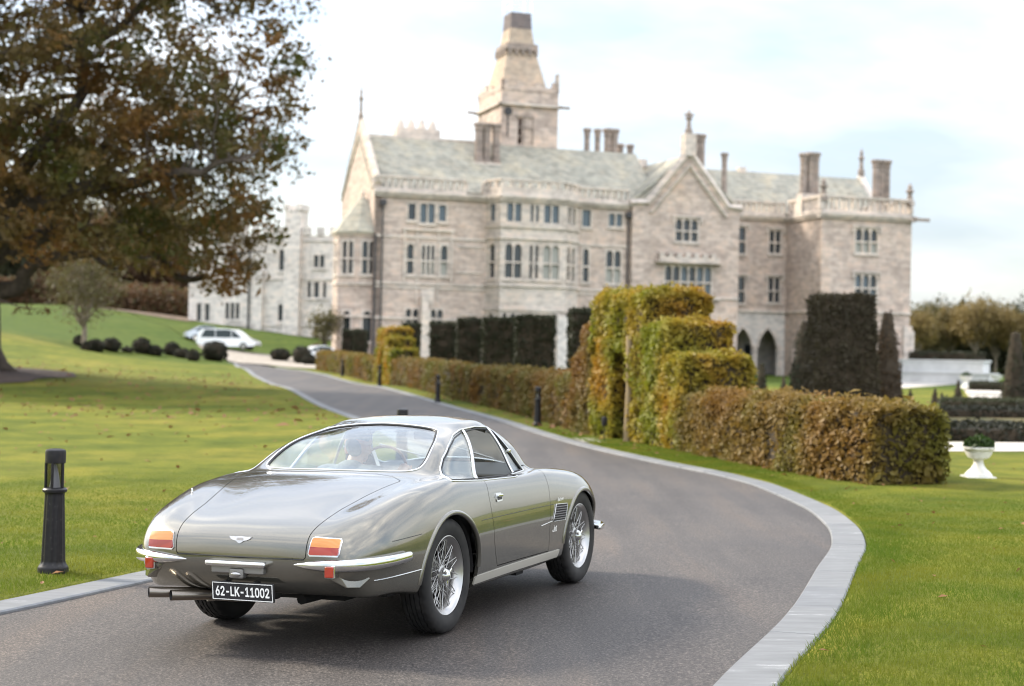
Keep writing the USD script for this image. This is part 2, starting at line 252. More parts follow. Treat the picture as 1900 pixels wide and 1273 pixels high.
slate = stone_mat('roof_slate', (.36, .352, .295), (.285, .285, .24), (1.18, 1.1, 1.0), (.20, .205, .19), .45, .28, .7, .5, .012)
slate_dark = stone_mat('dark_roof_slate', (.17, .15, .15), (.15, .13, .13), (1.1, 1.05, 1.0), (.09, .08, .08), .4, .25)
wpane = plain('window_pane', (.022, .028, .033), .07, specular_ior_level=.7)
wpane2 = plain('window_pane_blind', (.30, .30, .27), .15, specular_ior_level=.6)
wpane3 = plain('window_pane_blue', (.07, .095, .115), .07, specular_ior_level=.7)
lead_mat = plain('black_drainpipe', (.035, .033, .035), .5)
bright_room = None
MA = np.eye(4); _a = math.radians(19.0); MA[0, :3], MA[1, :3], MA[3, :3] = (math.cos(_a), math.sin(_a), 0), (-math.sin(_a), math.cos(_a), 0), (-11.1596, 124.0, 0.0)
manor = thing('manor_house', 'large pinkish grey limestone manor house with tall square tower, gables and balustraded roof', 'manor house', matrix=MA)
class Plane:
    """a vertical wall plane from p0 to p1 (left to right as seen from outside)"""
    def __init__(s, p0, p1): s.o = np.array(p0, float); d = np.array(p1, float)-s.o; s.L = np.linalg.norm(d); s.d = d/s.L; s.n = np.array([s.d[1], -s.d[0]])
    def solid(s, m):     # local x along the wall, y inwards, z up
        m = m.copy(); v = m.vertices; m.vertices = np.column_stack([s.o + v[:, :1]*s.d - v[:, 1:2]*s.n, v[:, 2]]); return m
    def box(s, a0, d0, z0, a1, d1, z1): return s.solid(bx(a0, d0, z0, a1, d1, z1))
    def plate(s, poly, d0, d1):
        m = prism(poly, d1-d0); m.vertices = np.stack([m.vertices[:, 0], d0 + m.vertices[:, 2], m.vertices[:, 1]], 1)
        if m.volume < 0: m.invert()
        return s.solid(m)
def arch_rect(a0, a1, z0, z1, pointed=True, n=6):
    w = a1-a0; h = min(w*.62, (z1-z0)*.5) if pointed else 0
    if not pointed: return sbox(a0, z0, a1, z1)
    pts = [(a0, z0), (a1, z0), (a1, z1-h)] + [((a0+a1)/2 + w/2*math.cos(t)**.9, z1-h + h*math.sin(t)) for t in np.linspace(.2, math.pi/2, n)]
    pts += [((a0+a1)/2 - w/2*math.cos(t)**.9, z1-h + h*math.sin(t)) for t in np.linspace(math.pi/2, .2, n)[1:]] + [(a0, z1-h)]
    return Polygon(pts).buffer(0)
_wr = random.Random(11)
def window(P, par, a0, a1, z0, z1, cols=2, rows=2, arched=True, hood=False, panes=None, depth=.22, trim=None):
    """stone frame with mullions and transoms in a wall opening; every light is a pane"""
    trim = trim or dressed; outer_ = sbox(a0-.14, z0-.14, a1+.14, z1+.14); g = .13; cw = (a1-a0-g*(cols-1))/cols; rh = (z1-z0-g*(rows-1))/rows; cells = []
    split = .46 if rows == 2 else None
    for r in range(rows):
        if split: zz0, zz1 = (z0, z0+(z1-z0-g)*split) if r == 0 else (z0+(z1-z0-g)*split+g, z1)
        else: zz0, zz1 = z0+r*(rh+g), z0+r*(rh+g)+rh
        for c in range(cols): cells.append((arch_rect(a0+c*(cw+g), a0+c*(cw+g)+cw, zz0, zz1, arched and r == rows-1), r, c))
    face = outer_.difference(shapely.union_all([c[0] for c in cells])); m = [P.plate(face, -.035, depth), P.box(a0-.24, -.10, z0-.24, a1+.24, .1, z0-.14)]
    if hood: m += [P.box(a0-.36, -.16, z1+.16, a1+.36, .06, z1+.30), P.box(a0-.36, -.16, z1-.32, a0-.22, .06, z1+.16), P.box(a1+.22, -.16, z1-.32, a1+.36, .06, z1+.16)]
    w = put('window', m, trim, par)
    for c, r, k in cells:
        mt = panes or wpane
        if mt == 'mix': mt = wpane2 if r == 0 else wpane
        elif mt == 'some': mt = _wr.choice([wpane, wpane, wpane3])
        put('pane', P.plate(c.buffer(.02), depth-.06, depth-.03), mt, w)
    return outer_.buffer(-.004)
def wall(P, par, poly, holes, m=None, thick=.5, name='wall'):
    put(name, P.plate(poly.difference(shapely.union_all(holes)) if holes else poly, 0, thick), m or limestone, par)
def cornice(P, par, a0, a1, z, depth=.35):
    put('cornice', [P.box(a0, -depth, z-.02, a1, .3, z+.22), P.box(a0, -depth*.6, z-.26, a1, .3, z-.021)], dressed, par)
def balustrade(P, par, a0, a1, z0, z1, step=.5, off=0.0, solid_posts=(0, 1)):
    put('balustrade_rail', [P.box(a0, off-.10, z1-.22, a1, off+.32, z1), P.box(a0, off-.06, z0, a1, off+.28, z0+.24)], dressed, par)
    m = []; n = max(1, int((a1-a0)/step))
    for k in range(n+1):
        a = a0 + (a1-a0)*k/n; h = .19 if k % 5 == 0 else .085; m.append(P.box(a-h, off+.0, z0+.241, a+h, off+.20, z1-.221))
    put('balusters', m, dressed, par, kind='stuff')
def chimney(par, x, y, zb, ztop, shafts=2, gap=.85, r=.36, base=(1.1, 1.0, 1.6)):
    w = base[0]; b = put('chimney', [bx(x-w-.1, y-base[1]/2-.1, zb, x+w+.1, y+base[1]/2+.1, zb+base[2]*.55), bx(x-w, y-base[1]/2, zb+base[2]*.55, x+w, y+base[1]/2, zb+base[2])], dressed, par)
    for k in range(shafts):
        cx = x + (k-(shafts-1)/2)*gap; h = ztop-zb-base[2]
        put('chimney_shaft', moved(lathe([(0, 0), (r*1.25, 0), (r*1.25, .22), (r, .3), (r*.96, h-.75), (r*1.15, h-.6), (r*1.0, h-.45), (r*1.42, h-.22), (r*1.42, h-.05), (r*1.1, h), (0, h)], 8), (cx, y, zb+base[2])), dark_stone, b)
def pinnacle(par, x, y, z0, h, r=.16, cross=False):
    m = [moved(lathe([(0, 0), (r*1.6, 0), (r*1.6, h*.18), (r, h*.22), (r*.8, h*.55), (r*1.5, h*.6), (r*1.4, h*.66), (r*.5, h*.72), (r*.9, h*.8), (0, h)], 8), (x, y, z0))]
    if cross: m.append(bx(x-.42, y-.1, z0+h*.72, x+.42, y+.1, z0+h*.80))
    put('pinnacle', m, dark_stone, par)
def roof_slope(par, pts, m=None, thick=.18, name='roof'):
    p = np.array(pts, float); n = np.cross(p[1]-p[0], p[2]-p[0]); n /= np.linalg.norm(n); n *= np.sign(n[2]) if abs(n[2]) > 1e-6 else 1; k = len(p)
    V = np.vstack([p+n*thick, p]); f = [(0, i, i+1) for i in range(1, k-1)] + [(k, k+i+1, k+i) for i in range(1, k-1)]
    for i in range(k): j = (i+1) % k; f += [(i, k+i, k+j), (i, k+j, j)]
    t = trimesh.Trimesh(V, f, process=False)
    if t.volume < 0: t.invert()
    put(name, t, m or slate, par)
CZ = 14.5
# ---- main front, left of the gable
P0 = Plane((0, 0), (22.1, 0)); h = []
W = lambda *a, **k: h.append(window(P0, manor, *a, **k))
W(2.75, 3.35, 12.45, 13.75, 1, 1, False); W(3.75, 4.95, 12.25, 13.8, 2, 1, False, panes=wpane3); W(5.3, 5.9, 12.45, 13.75, 1, 1, False, panes=wpane3)
W(2.72, 3.25, 8.1, 10.5, 1, 2); W(3.95, 5.0, 8.1, 10.45, 3, 2, panes='mix'); W(5.55, 6.1, 8.1, 10.5, 1, 2, panes='mix')
W(2.72, 3.75, 2.7, 5.3, 2, 1); W(4.75, 5.8, 2.7, 5.3, 2, 1); W(20.15, 21.35, 12.75, 13.8, 2, 1, False, panes=wpane3); W(19.98, 21.3, 8.0, 10.7, 2, 2, panes='mix'); W(17.75, 18.5, 12.6, 14.0, 1, 1, False, panes=wpane3); W(17.9, 18.4, 8.0, 10.75, 1, 2); W(20.1, 21.2, 2.6, 5.2, 2, 1)
wall(P0, manor, sbox(0, -1, 22.1, CZ), h)
for z, dd in ((7.35, .10), (7.05, .05), (4.55, .10), (11.1, .06)): puts('string_course', [P0.box(0, -dd, z-.12, 9.35, .02, z+.08), P0.box(17.5, -dd, z-.12, 22.1, .02, z+.08)], dressed, manor)
puts('window_surround', [P0.box(2.4, -.10, 7.5, 2.55, .02, 11.6), P0.box(6.35, -.10, 7.5, 6.5, .02, 11.6), P0.box(3.48, -.08, 5.6, 3.6, .02, 12.0), P0.box(5.25, -.08, 5.6, 5.37, .02, 12.0), P0.box(2.3, -.14, 11.6, 6.6, .02, 11.78)], dressed, manor)
puts('carved_panel', [P0.box(6.9, -.06, 8.3, 9.0, .02, 8.45), P0.box(6.9, -.06, 10.4, 9.0, .02, 10.55), P0.box(6.9, -.05, 4.9, 9.0, .02, 5.0), P0.box(3.9, -.05, 5.6, 5.0, .02, 6.9)], dressed, manor)
put('buttress', [bx(3.75, -1.1, 0, 4.5, 0, 5.2), bx(3.85, -.7, 5.2, 4.4, 0, 6.3)], dressed, manor)
cornice(P0, manor, -.15, 9.3, CZ); cornice(P0, manor, 17.4, 22.0, CZ); balustrade(P0, manor, -.1, 7.6, 14.72, 15.95); balustrade(P0, manor, 17.5, 21.9, 14.72, 15.95); balustrade(P0, manor, 9.1, 9.6, 14.72, 15.95)
for x in (.62, 21.87):
    put('drainpipe', [bx(x-.06, -.16, 0, x+.06, -.04, 13.5), bx(x-.24, -.34, 13.5, x+.24, -.02, 13.95)], lead_mat, manor)
roof_slope(manor, [(-.1, .8, 14.8), (25.0, .8, 14.8), (25.0, 6, 19.65), (-.1, 6, 19.65)]); roof_slope(manor, [(-.1, 6, 19.65), (25.0, 6, 19.65), (25.0, 12, 14.8), (-.1, 12, 14.8)])
put('roof_ridge', bx(-.1, 5.85, 19.75, 12.4, 6.15, 19.98), dressed, manor)
# ---- left end: gable wall, round stair turret
PL = Plane((0, 12), (0, 0)); hl = [window(PL, manor, 8.2, 9.0, 8.2, 10.6, 2, 1)]
wall(PL, manor, Polygon([(0, -1), (12, -1), (12, 15.4), (11.6, 15.6), (6, 20.9), (.4, 15.6), (0, 15.4)]), hl)
puts('gable_coping', [PL.solid(m) for m in [tube([(12.1, .2, 15.3), (11.4, .2, 15.9), (6, .2, 21.1)], .3, 4), tube([(-.1, .2, 15.3), (.6, .2, 15.9), (6, .2, 21.1)], .3, 4)]], dressed, manor)
pinnacle(manor, .1, 6, 21.0, 3.0, .14)
cx, cy, R = -.35, 2.6, 2.35; oct_ = [(cx+R*math.cos(math.pi/8+k*math.pi/4), cy+R*math.sin(math.pi/8+k*math.pi/4)) for k in range(8)]
tur = thing('stair_turret', 'octagonal stair turret with pointed stone roof at left end of the manor', 'turret', matrix=MA)
for k in range(8):
    p0, p1 = oct_[(k+3) % 8], oct_[(k+4) % 8]
    Pk = Plane(p0, p1)
    if k in (0, 1, 2, 3):
        L_ = Pk.L; hs = [window(Pk, tur, L_*.22, L_*.78, 8.0, 10.6, 2, 2)] if k in (0, 1, 2) else []
        if k in (1, 2): hs.append(window(Pk, tur, L_*.3, L_*.7, 2.6, 5.0, 1, 1))
        wall(Pk, tur, sbox(0, -1, L_, 11.2), hs, thick=.3); puts('string_course', [Pk.box(0, -.1, z-.1, L_, .02, z+.1) for z in (7.2, 4.6, 11.15)], dressed, tur)
put('turret_roof', moved(lathe([(0, 0), (R+.25, 0), (R+.25, .12), (.25, 3.0), (0, 3.05)], 8), (cx, cy, 11.25), math.pi/8), slate, tur); put('roof_finial', moved(lathe([(0, 0), (.12, 0), (.1, .3), (.2, .4), (0, .9)], 8), (cx, cy, 14.2)), dressed, tur)
put('drainpipe', tube([(.05, -.12, 0), (.05, -.12, 11.2)], .09, 6), lead_mat, tur)
# ---- canted bay
bay = [(9.35, 0), (10.05, -1.7), (15.65, -1.7), (17.45, 0)]
for (p0, p1), spec in zip(zip(bay[:-1], bay[1:]), (
    [(.45, 1.1, 12.6, 14.0, 1, 1, False), (.5, 1.15, 8.0, 10.75, 1, 2, True), (.5, 1.1, 3.2, 5.1, 1, 1, True)],
    [(.48, 1.72, 12.58, 14.05, 2, 1, False), (2.50, 2.75, 12.6, 14.0, 1, 1, False), (2.98, 3.23, 12.6, 14.0, 1, 1, False), (3.68, 4.98, 12.58, 14.05, 2, 1, False), (.40, 1.80, 8.0, 10.75, 2, 2, True), (2.48, 2.75, 8.0, 10.75, 1, 2, True), (2.98, 3.25, 8.0, 10.75, 1, 2, True), (3.66, 5.06, 8.0, 10.75, 2, 2, True)] + [(.25+.74*k, .62+.74*k, 3.3, 5.15, 1, 1, True) for k in range(7)],
    [(.35, .85, 12.6, 14.0, 1, 1, False), (1.25, 1.75, 12.6, 14.0, 1, 1, False), (.35, .85, 8.0, 10.75, 1, 2, True), (1.25, 1.75, 8.0, 10.75, 1, 2, True)])):
    Pb = Plane(p0, p1); hb = [window(Pb, manor, *w, panes=(wpane3 if w[2] > 12 else wpane2 if (abs(w[0]-3.66) < .01) else None)) for w in spec]
    wall(Pb, manor, sbox(0, -1, Pb.L, CZ), hb, dressed, .3)
    puts('string_course', [Pb.box(-.05, -.12, z-.1, Pb.L+.05, .02, z+.12) for z in (5.45, 7.4, 11.25, 12.2)], dressed, manor); cornice(Pb, manor, -.1, Pb.L+.1, CZ, .3)
    n = max(2, int(Pb.L/.75)); put('bay_parapet', [Pb.box(-.05, -.05, 14.72, Pb.L+.05, .2, 15.35), Pb.box(-.08, -.1, 15.86, Pb.L+.08, .25, 16.05)] + [Pb.box(Pb.L*k/n, -.05, 15.351, Pb.L*k/n+.42*Pb.L/n, .2, 15.859) for k in range(n)], dressed, manor)
put('bay_roof', prism(Polygon(bay), .3, 14.4), slate, manor)
puts('bay_buttress', [bx(14.95, -2.2, 0, 15.75, -1.7, 5.0), bx(15.85, -1.75, 0, 16.15, -1.3, 5.2)], pale_stone, manor)
# ---- tall gable
PG = Plane((22.1, -.45), (32.1, -.45)); hg = [window(PG, manor, 4.0, 6.05, 11.75, 13.6, 3, 2, True, True), window(PG, manor, 3.1, 7.4, 7.1, 9.6, 6, 2, True, panes='some'), window(PG, manor, 3.6, 6.9, 2.5, 5.1, 4, 1, True)]
gp_ = Polygon([(0, -1), (10, -1), (10, 14.6), (8.8, 14.75), (5.15, 19.1), (1.5, 14.75), (0, 14.6)]); wall(PG, manor, gp_, hg)
puts('gable_coping', [PG.solid(tube(np.array(p), .36, 4)) for p in ([(-.2, .1, 14.75), (1.4, .1, 14.85), (5.15, .1, 19.35)], [(10.2, .1, 14.75), (8.9, .1, 14.85), (5.15, .1, 19.35)])], dressed, manor)
puts('gable_string', [PG.solid(tube(np.array(p), .16, 4)) for p in ([(1.6, -.1, 14.0), (5.15, -.1, 18.2)], [(8.7, -.1, 14.0), (5.15, -.1, 18.2)])], dressed, manor)
put('oriel_parapet', [PG.box(2.1, -.55, 9.85, 8.3, .02, 10.0)] + [PG.box(2.4, -.45, 10.001, 8.0, .02, 10.35)] + [PG.box(2.4+k*.8, -.45, 10.351, 2.85+k*.8, .02, 10.7) for k in range(7)] + [PG.box(2.2, -.3, 6.8, 8.2, .02, 6.98)], dressed, manor)
puts('wall', [bx(22.1, .052, -1, 22.6, 1, 14.6), bx(31.6, .052, -1, 32.1, 3.2, 14.6)], limestone, manor)
for z in (7.0, 4.6): put('string_course', PG.box(0, -.1, z-.1, 10, .02, z+.1), dressed, manor)
put('valley_fill', prism(Polygon([(22.15, 13.5), (31.9, 13.5), (31.9, 14.7), (27.2, 18.7), (22.15, 14.7)]), .5).apply_transform(np.array([[1, 0, 0, 0], [0, 0, 1, .06], [0, 1, 0, 0], [0, 0, 0, 1.0]])), slate, manor)
roof_slope(manor, [(22.3, .0, 14.9), (27.25, .0, 19.0), (27.25, 9, 19.0), (22.3, 9, 14.9)]); roof_slope(manor, [(32.0, .0, 14.9), (27.25, .0, 19.0), (27.25, 9, 19.0), (32.0, 9, 14.9)])
put('gable_pedestal', bx(26.75, -.7, 19.0, 27.75, .3, 20.9), dressed, manor); pinnacle(manor, 27.25, -.2, 20.9, 2.2, .22, True)
# ---- recessed right part with the arcade
PR = Plane((32.1, 3), (38.6, 3)); hr = [window(PR, manor, 4.8, 5.9, 11.35, 13.35, 2, 2, False, True), window(PR, manor, 4.8, 5.9, 6.95, 9.15, 2, 2, False, True, panes='some'), window(PR, manor, 1.5, 2.4, 11.2, 13.5, 1, 2, False, True), window(PR, manor, 1.5, 2.4, 6.8, 9.1, 1, 2, False, True)]
ar = [Polygon([(a-.98, -1.1), (a+.98, -1.1), (a+.98, 2.9), (a+.84, 3.6), (a+.48, 4.2), (a, 4.65), (a-.48, 4.2), (a-.84, 3.6), (a-.98, 2.9)]) for a in (2.3, 4.78)]
wall(PR, manor, sbox(0, 6.0, 6.5, CZ), hr); wall(PR, manor, sbox(0, -1, 6.5, 6.0), ar, pale_stone, .28); cornice(PR, manor, 0, 6.3, CZ); balustrade(PR, manor, .3, 6.3, 14.72, 15.95)
put('string_course', PR.box(0, -.14, 6.0, 6.5, .02, 6.22), dressed, manor)
puts('arch_moulding', [PR.solid(tube(np.array([(x, -.03, z) for x, z in list(p.exterior.coords)[2:9]]), .13, 5)) for p in ar[:2]], dressed, manor)
puts('arcade_column', [PR.box(a-.16, -.12, -.5, a+.16, .02, 3.1) for a in (1.25, 3.54, 6.0)], dressed, manor)
put('arcade_back', [bx(32.1, 6.4, -1, 47.0, 6.6, 5.8)], pale_stone, manor); put('arcade_ceiling', bx(32.1, 3.5, 5.3, 38.6, 6.4, 5.5), dark_stone, manor)
put('arcade_door', [bx(36.4, 6.34, 0, 37.2, 6.395, 3.2)], wpane, manor); put('arcade_floor', bx(32.1, 2.0, -.9, 39, 6.4, .12), pale_stone, manor)
# ---- projecting right block
PQ = Plane((38.6, -3.2), (47.5, -3.2)); hq = [window(PQ, manor, 3.3, 5.45, 11.25, 13.3, 3, 2, True, True, panes='mix'), window(PQ, manor, 3.35, 5.45, 7.2, 9.35, 3, 2, True, True, panes='some'), window(PQ, manor, 3.3, 5.5, 2.4, 5.0, 3, 1, True)]
wall(PQ, manor, sbox(0, -1, 8.9, 14.4), hq); PS = Plane((38.6, 3), (38.6, -3.2)); wall(PS, manor, sbox(0, -1, 5.69, 14.4), [Polygon([(1.4, -1.1), (3.2, -1.1), (3.2, 2.9), (2.3, 4.5), (1.4, 2.9)])])
PE = Plane((47.5, -3.2), (47.5, 8)); wall(PE, manor, sbox(.51, -1, 11.2, 14.4), [])
for Pq, a1 in ((PQ, 8.9), (PS, 6.2), (PE, 11.2)): cornice(Pq, manor, -.35, a1+.2, 14.38); balustrade(Pq, manor, -.05 if Pq is not PS else .3, a1-.2, 14.62, 16.1); put('string_course', Pq.box(0, -.14, 6.0, a1, .02, 6.2), dressed, manor)
puts('corner_buttress', [bx(46.6, -3.5, -1, 47.9, -3.2, 2.2), bx(47.5, -3.4, -1, 47.85, -2.2, 4.6), bx(46.8, -3.38, 2.2, 47.65, -3.2, 5.0)], dressed, manor)
puts('gargoyle', [bx(47.5, -3.9, 14.2, 48.9, -3.6, 14.45)], dark_stone, manor)
for x, y in ((38.8, -3.0), (47.4, -3.0)): pinnacle(manor, x, y, 15.6, 2.0, .26)
roof_slope(manor, [(32.0, 4.0, 14.9), (49.0, 4.0, 14.9), (49.0, 8, 19.0), (32.0, 8, 19.0)]); roof_slope(manor, [(32.0, 8, 19.0), (49, 8, 19.0), (49, 12, 14.9), (32, 12, 14.9)])
put('gable_wall', prism(Polygon([(3.6, 14.0), (12.4, 14.0), (8.0, 19.6)]), .6).apply_transform(np.array([[0, 0, 1, 48.9], [1, 0, 0, 0], [0, 1, 0, 0], [0, 0, 0, 1.0]])), dressed, manor); pinnacle(manor, 49.2, 8, 19.5, 2.6, .2)
puts('roof_fill', [bx(0.5, .6, 13.6, 22.0, 12, 14.3), bx(39, -2.6, 13.6, 47.2, 12, 14.2), bx(32.2, 3.6, 13.6, 39, 12, 14.3)], slate_dark, manor)
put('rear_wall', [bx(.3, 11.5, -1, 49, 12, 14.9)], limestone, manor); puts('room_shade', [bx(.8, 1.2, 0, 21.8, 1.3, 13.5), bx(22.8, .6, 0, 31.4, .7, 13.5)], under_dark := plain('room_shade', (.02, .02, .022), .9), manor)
# ---- chimneys
chimney(manor, 9.9, 4.2, 16.2, 21.3, 1, .9, .38, (.55, 1.0, 1.7)); chimney(manor, 11.0, 4.2, 16.2, 21.3, 2, .85, .36, (.75, 1.0, 1.7))
put('chimney_base', bx(8.7, 3.3, 14.8, 12.3, 5.4, 16.9), dressed, manor)
for x in (21.0, 22.0): chimney(manor, x, 7.5, 18.6, 22.0, 1, .8, .27, (.36, .8, .9))
chimney(manor, 23.3, 7.5, 18.6, 22.1, 2, .62, .36, (.7, .9, .9)); chimney(manor, 24.9, 8.0, 18.4, 20.9, 2, .95, .28, (.8, .8, .8))
chimney(manor, 31.0, 5.6, 17.0, 21.9, 2, .55, .34, (.55, .9, 1.2)); chimney(manor, 33.0, 4.4, 14.9, 20.2, 1, .8, .26, (.4, .8, 1.0))
chimney(manor, 38.85, .6, 14.6, 20.1, 1, .8, .33, (.4, 1.0, 1.9)); chimney(manor, 39.75, .6, 14.6, 20.2, 2, .5, .36, (.5, 1.0, 1.9)); chimney(manor, 47.3, 1.5, 15.0, 20.1, 3, .52, .36, (.85, 1.0, 1.0))
chr_ = put('chimney', bx(3.7, 8.0, 17.0, 7.6, 9.2, 21.0), dressed, manor)
for k in range(4): put('chimney_pot', moved(lathe([(0, 0), (.42, 0), (.30, .5), (.12, .9), (0, .95)], 8), (4.2+k*.95, 8.6, 21.0)), dressed, chr_)
puts('roof_light', [bx(26.2, 7.6, 18.9, 26.9, 8.2, 19.6), bx(36.2, 7.7, 19.0, 36.9, 8.3, 19.5)], dressed, manor)
# ---- the tower
x0, x1, y0, y1 = 12.42, 17.65, 6.0, 12.6
for p0, p1 in (((x0, y0), (x1, y0)), ((x0, y1), (x0, y0)), ((x1, y0), (x1, y1)), ((x1, y1), (x0, y1))):
    Pt = Plane(p0, p1); ht = []
    if p0 == (x0, y0):
        ht = [sbox(1.55, 20.0, 1.95, 22.2)]; puts('tower_tracery', [Pt.box(1.5, .1, z-.06, 2.0, .3, z+.06) for z in (20.7, 21.45)], dark_stone, manor)
        puts('tower_window', [Pt.box(1.3, -.10, 22.3, 3.0, .02, 22.5), Pt.box(2.05, -.06, 20.0, 2.17, .02, 22.3), Pt.box(2.05, -.06, 21.3, 2.95, .02, 21.42), Pt.box(2.85, -.06, 20.0, 2.97, .02, 22.3)], dark_stone, manor)
        puts('tower_clock', [Pt.solid(moved(lathe([(0, 0), (.36, 0), (.36, .12), (0, .12)], 16), rot=RX(math.pi/2), loc=(.42+.2, -.001, 22.75))), Pt.box(.56, -.06, 20.6, .66, .02, 22.4)], lead_mat, manor)
    if p0 == (x1, y1): ht = [sbox(Pt.L-1.95, 20.0, Pt.L-1.55, 22.2)]
    wall(Pt, manor, sbox(0 if p0[1] == p1[1] else .41, 12, Pt.L if p0[1] == p1[1] else Pt.L-.41, 24.6), ht, thick=.4, name='tower_wall')
    put('tower_string', [Pt.box(-.28, -.28, 23.3, Pt.L+.28, -.002, 23.5)], dressed, manor)
    put('tower_parapet', [Pt.box(-.04, -.04, 24.601, Pt.L+.04, .3, 25.0), Pt.box(-.04, -.04, 25.001, .55, .3, 25.5), Pt.box(Pt.L-.55, -.04, 25.001, Pt.L+.04, .3, 25.5), Pt.box(1.4, -.04, 25.001, 2.1, .3, 25.3), Pt.box(3.1, -.04, 25.001, 3.8, .3, 25.3)], limestone, manor)
puts('tower_corner', [bx(x1-.12, y0-.05, 25.0, x1+.06, y0+.6, 26.3), bx(x0-.06, y0+4.2, 25.0, x0+.12, y1, 25.6)], dressed, manor)
for xx, yy in ((x0-.3, y1-.3), (x1+.3, y0+.1)): puts('gargoyle', [bx(min(xx, xx+(.8 if xx > 15 else -.8)), yy-.12, 23.3, max(xx, xx+(.8 if xx > 15 else -.8)), yy+.12, 23.5)], dark_stone, manor)
def frustum(par, name, xa0, xa1, ya0, ya1, za, xb0, xb1, yb0, yb1, zb, m):
    V = [(xa0, ya0, za), (xa1, ya0, za), (xa1, ya1, za), (xa0, ya1, za), (xb0, yb0, zb), (xb1, yb0, zb), (xb1, yb1, zb), (xb0, yb1, zb)]
    put(name, trimesh.Trimesh(V, [(0, 1, 5), (0, 5, 4), (1, 2, 6), (1, 6, 5), (2, 3, 7), (2, 7, 6), (3, 0, 4), (3, 4, 7), (4, 5, 6), (4, 6, 7), (0, 2, 1), (0, 3, 2)], process=False), m, par)
tower_slate = stone_mat('tower_roof_stone', (.44, .36, .28), (.36, .30, .24), (1.1, 1.06, 1.0), (.30, .25, .2), .5, .3)
tx, ty = 14.75, 9.0
frustum(manor, 'tower_roof', tx-2.15, tx+2.15, ty-2.3, ty+2.3, 24.7, tx-1.28, tx+1.28, ty-1.35, ty+1.35, 28.4, tower_slate)
put('tower_collar', [bx(tx-1.45, ty-1.5, 28.4, tx+1.45, ty+1.5, 29.0)] + [bx(tx-1.3+k*.62, ty-1.62, 28.0, tx-1.05+k*.62, ty-1.5, 28.6) for k in range(5)] + [bx(tx-1.57, ty-1.3+k*.62, 28.0, tx-1.45, ty-1.05+k*.62, 28.6) for k in range(5)], dark_stone, manor)
frustum(manor, 'tower_roof', tx-1.2, tx+1.2, ty-1.25, ty+1.25, 29.0, tx-.98, tx+.98, ty-1.05, ty+1.05, 30.4, tower_slate); frustum(manor, 'tower_roof_cap', tx-.99, tx+.99, ty-1.06, ty+1.06, 30.4, tx-.92, tx+.92, ty-1.0, ty+1.0, 31.8, slate_dark)
white_paint = plain('white_paint', (.78, .79, .80), .5)
puts('lantern_post', [bx(tx+a*.95-.05, ty+b*1.0-.05, 31.8, tx+a*.95+.05, ty+b*1.0+.05, 34.0) for a in (-1, 1) for b in (-1, 1)], white_paint, manor); puts('lantern_rail', [bx(tx-.90, ty-1.02, z, tx+.90, ty-.98, z+.05) for z in (32.3, 32.9, 33.5)] + [bx(tx-.97, ty-.95, z, tx-.93, ty+.95, z+.05) for z in (32.3, 32.9, 33.5)], white_paint, manor)
# ---- pale wing on the left
wing = thing('pale_wing', 'pale grey stone wing with crenellated top behind the tree, left of the manor', 'building')
PW = Plane((-32.0, 153.5), (-14.0, 148.5)); wh = []
ww = lambda px0, z0, w, hh, c, r=1: wh.append(window(PW, wing, px0, px0+w, z0, z0+hh, c, r, False, trim=pale_stone))
ww(4.0, 4.7, 1.5, 1.6, 3); ww(.9, 4.5, .5, 1.7, 1); ww(1.8, 4.5, .5, 1.7, 1); ww(9.6, 4.6, .55, 1.6, 1); ww(9.6, 9.5, .6, 2.0, 1); ww(13.2, 9.8, 1.1, 1.2, 2); ww(12.6, 6.9, .35, 1.5, 1); ww(13.3, 6.9, .5, 1.5, 1); ww(14.2, 6.9, .35, 1.5, 1); ww(4.2, 9.5, 1.4, 1.8, 3); ww(13.3, 2.9, .6, 1.6, 1)
wall(PW, wing, sbox(0, -1, PW.L, 12.9), wh, pale_stone); put('wing_side', Plane((-28.0, 165), (-32.0, 153.5)).plate(sbox(0, -1, 12.1, 12.9), 0, .5), pale_stone, wing)
put('battlement', [PW.box(-.05+k*1.35, -.1, 12.9, .65+k*1.35, .3, 13.7) for k in range(14)], pale_stone, wing, kind='stuff'); puts('string_course', [PW.box(0, -.1, z, PW.L, .02, z+.18) for z in (8.6, 4.1, 12.3)], pale_stone, wing)
put('wing_tower', [PW.box(10.3, -.5, -1, 11.9, 1.5, 15.3), PW.box(10.2, -.6, 15.3, 10.6, 1.6, 15.9), PW.box(11.5, -.6, 15.3, 12.0, 1.6, 15.9), PW.box(7.0, -.35, -1, 8.0, .02, 9.5)], pale_stone, wing); put('drainpipe', [PW.box(6.4, -.15, 0, 6.55, -.01, 12.5)], lead_mat, wing)
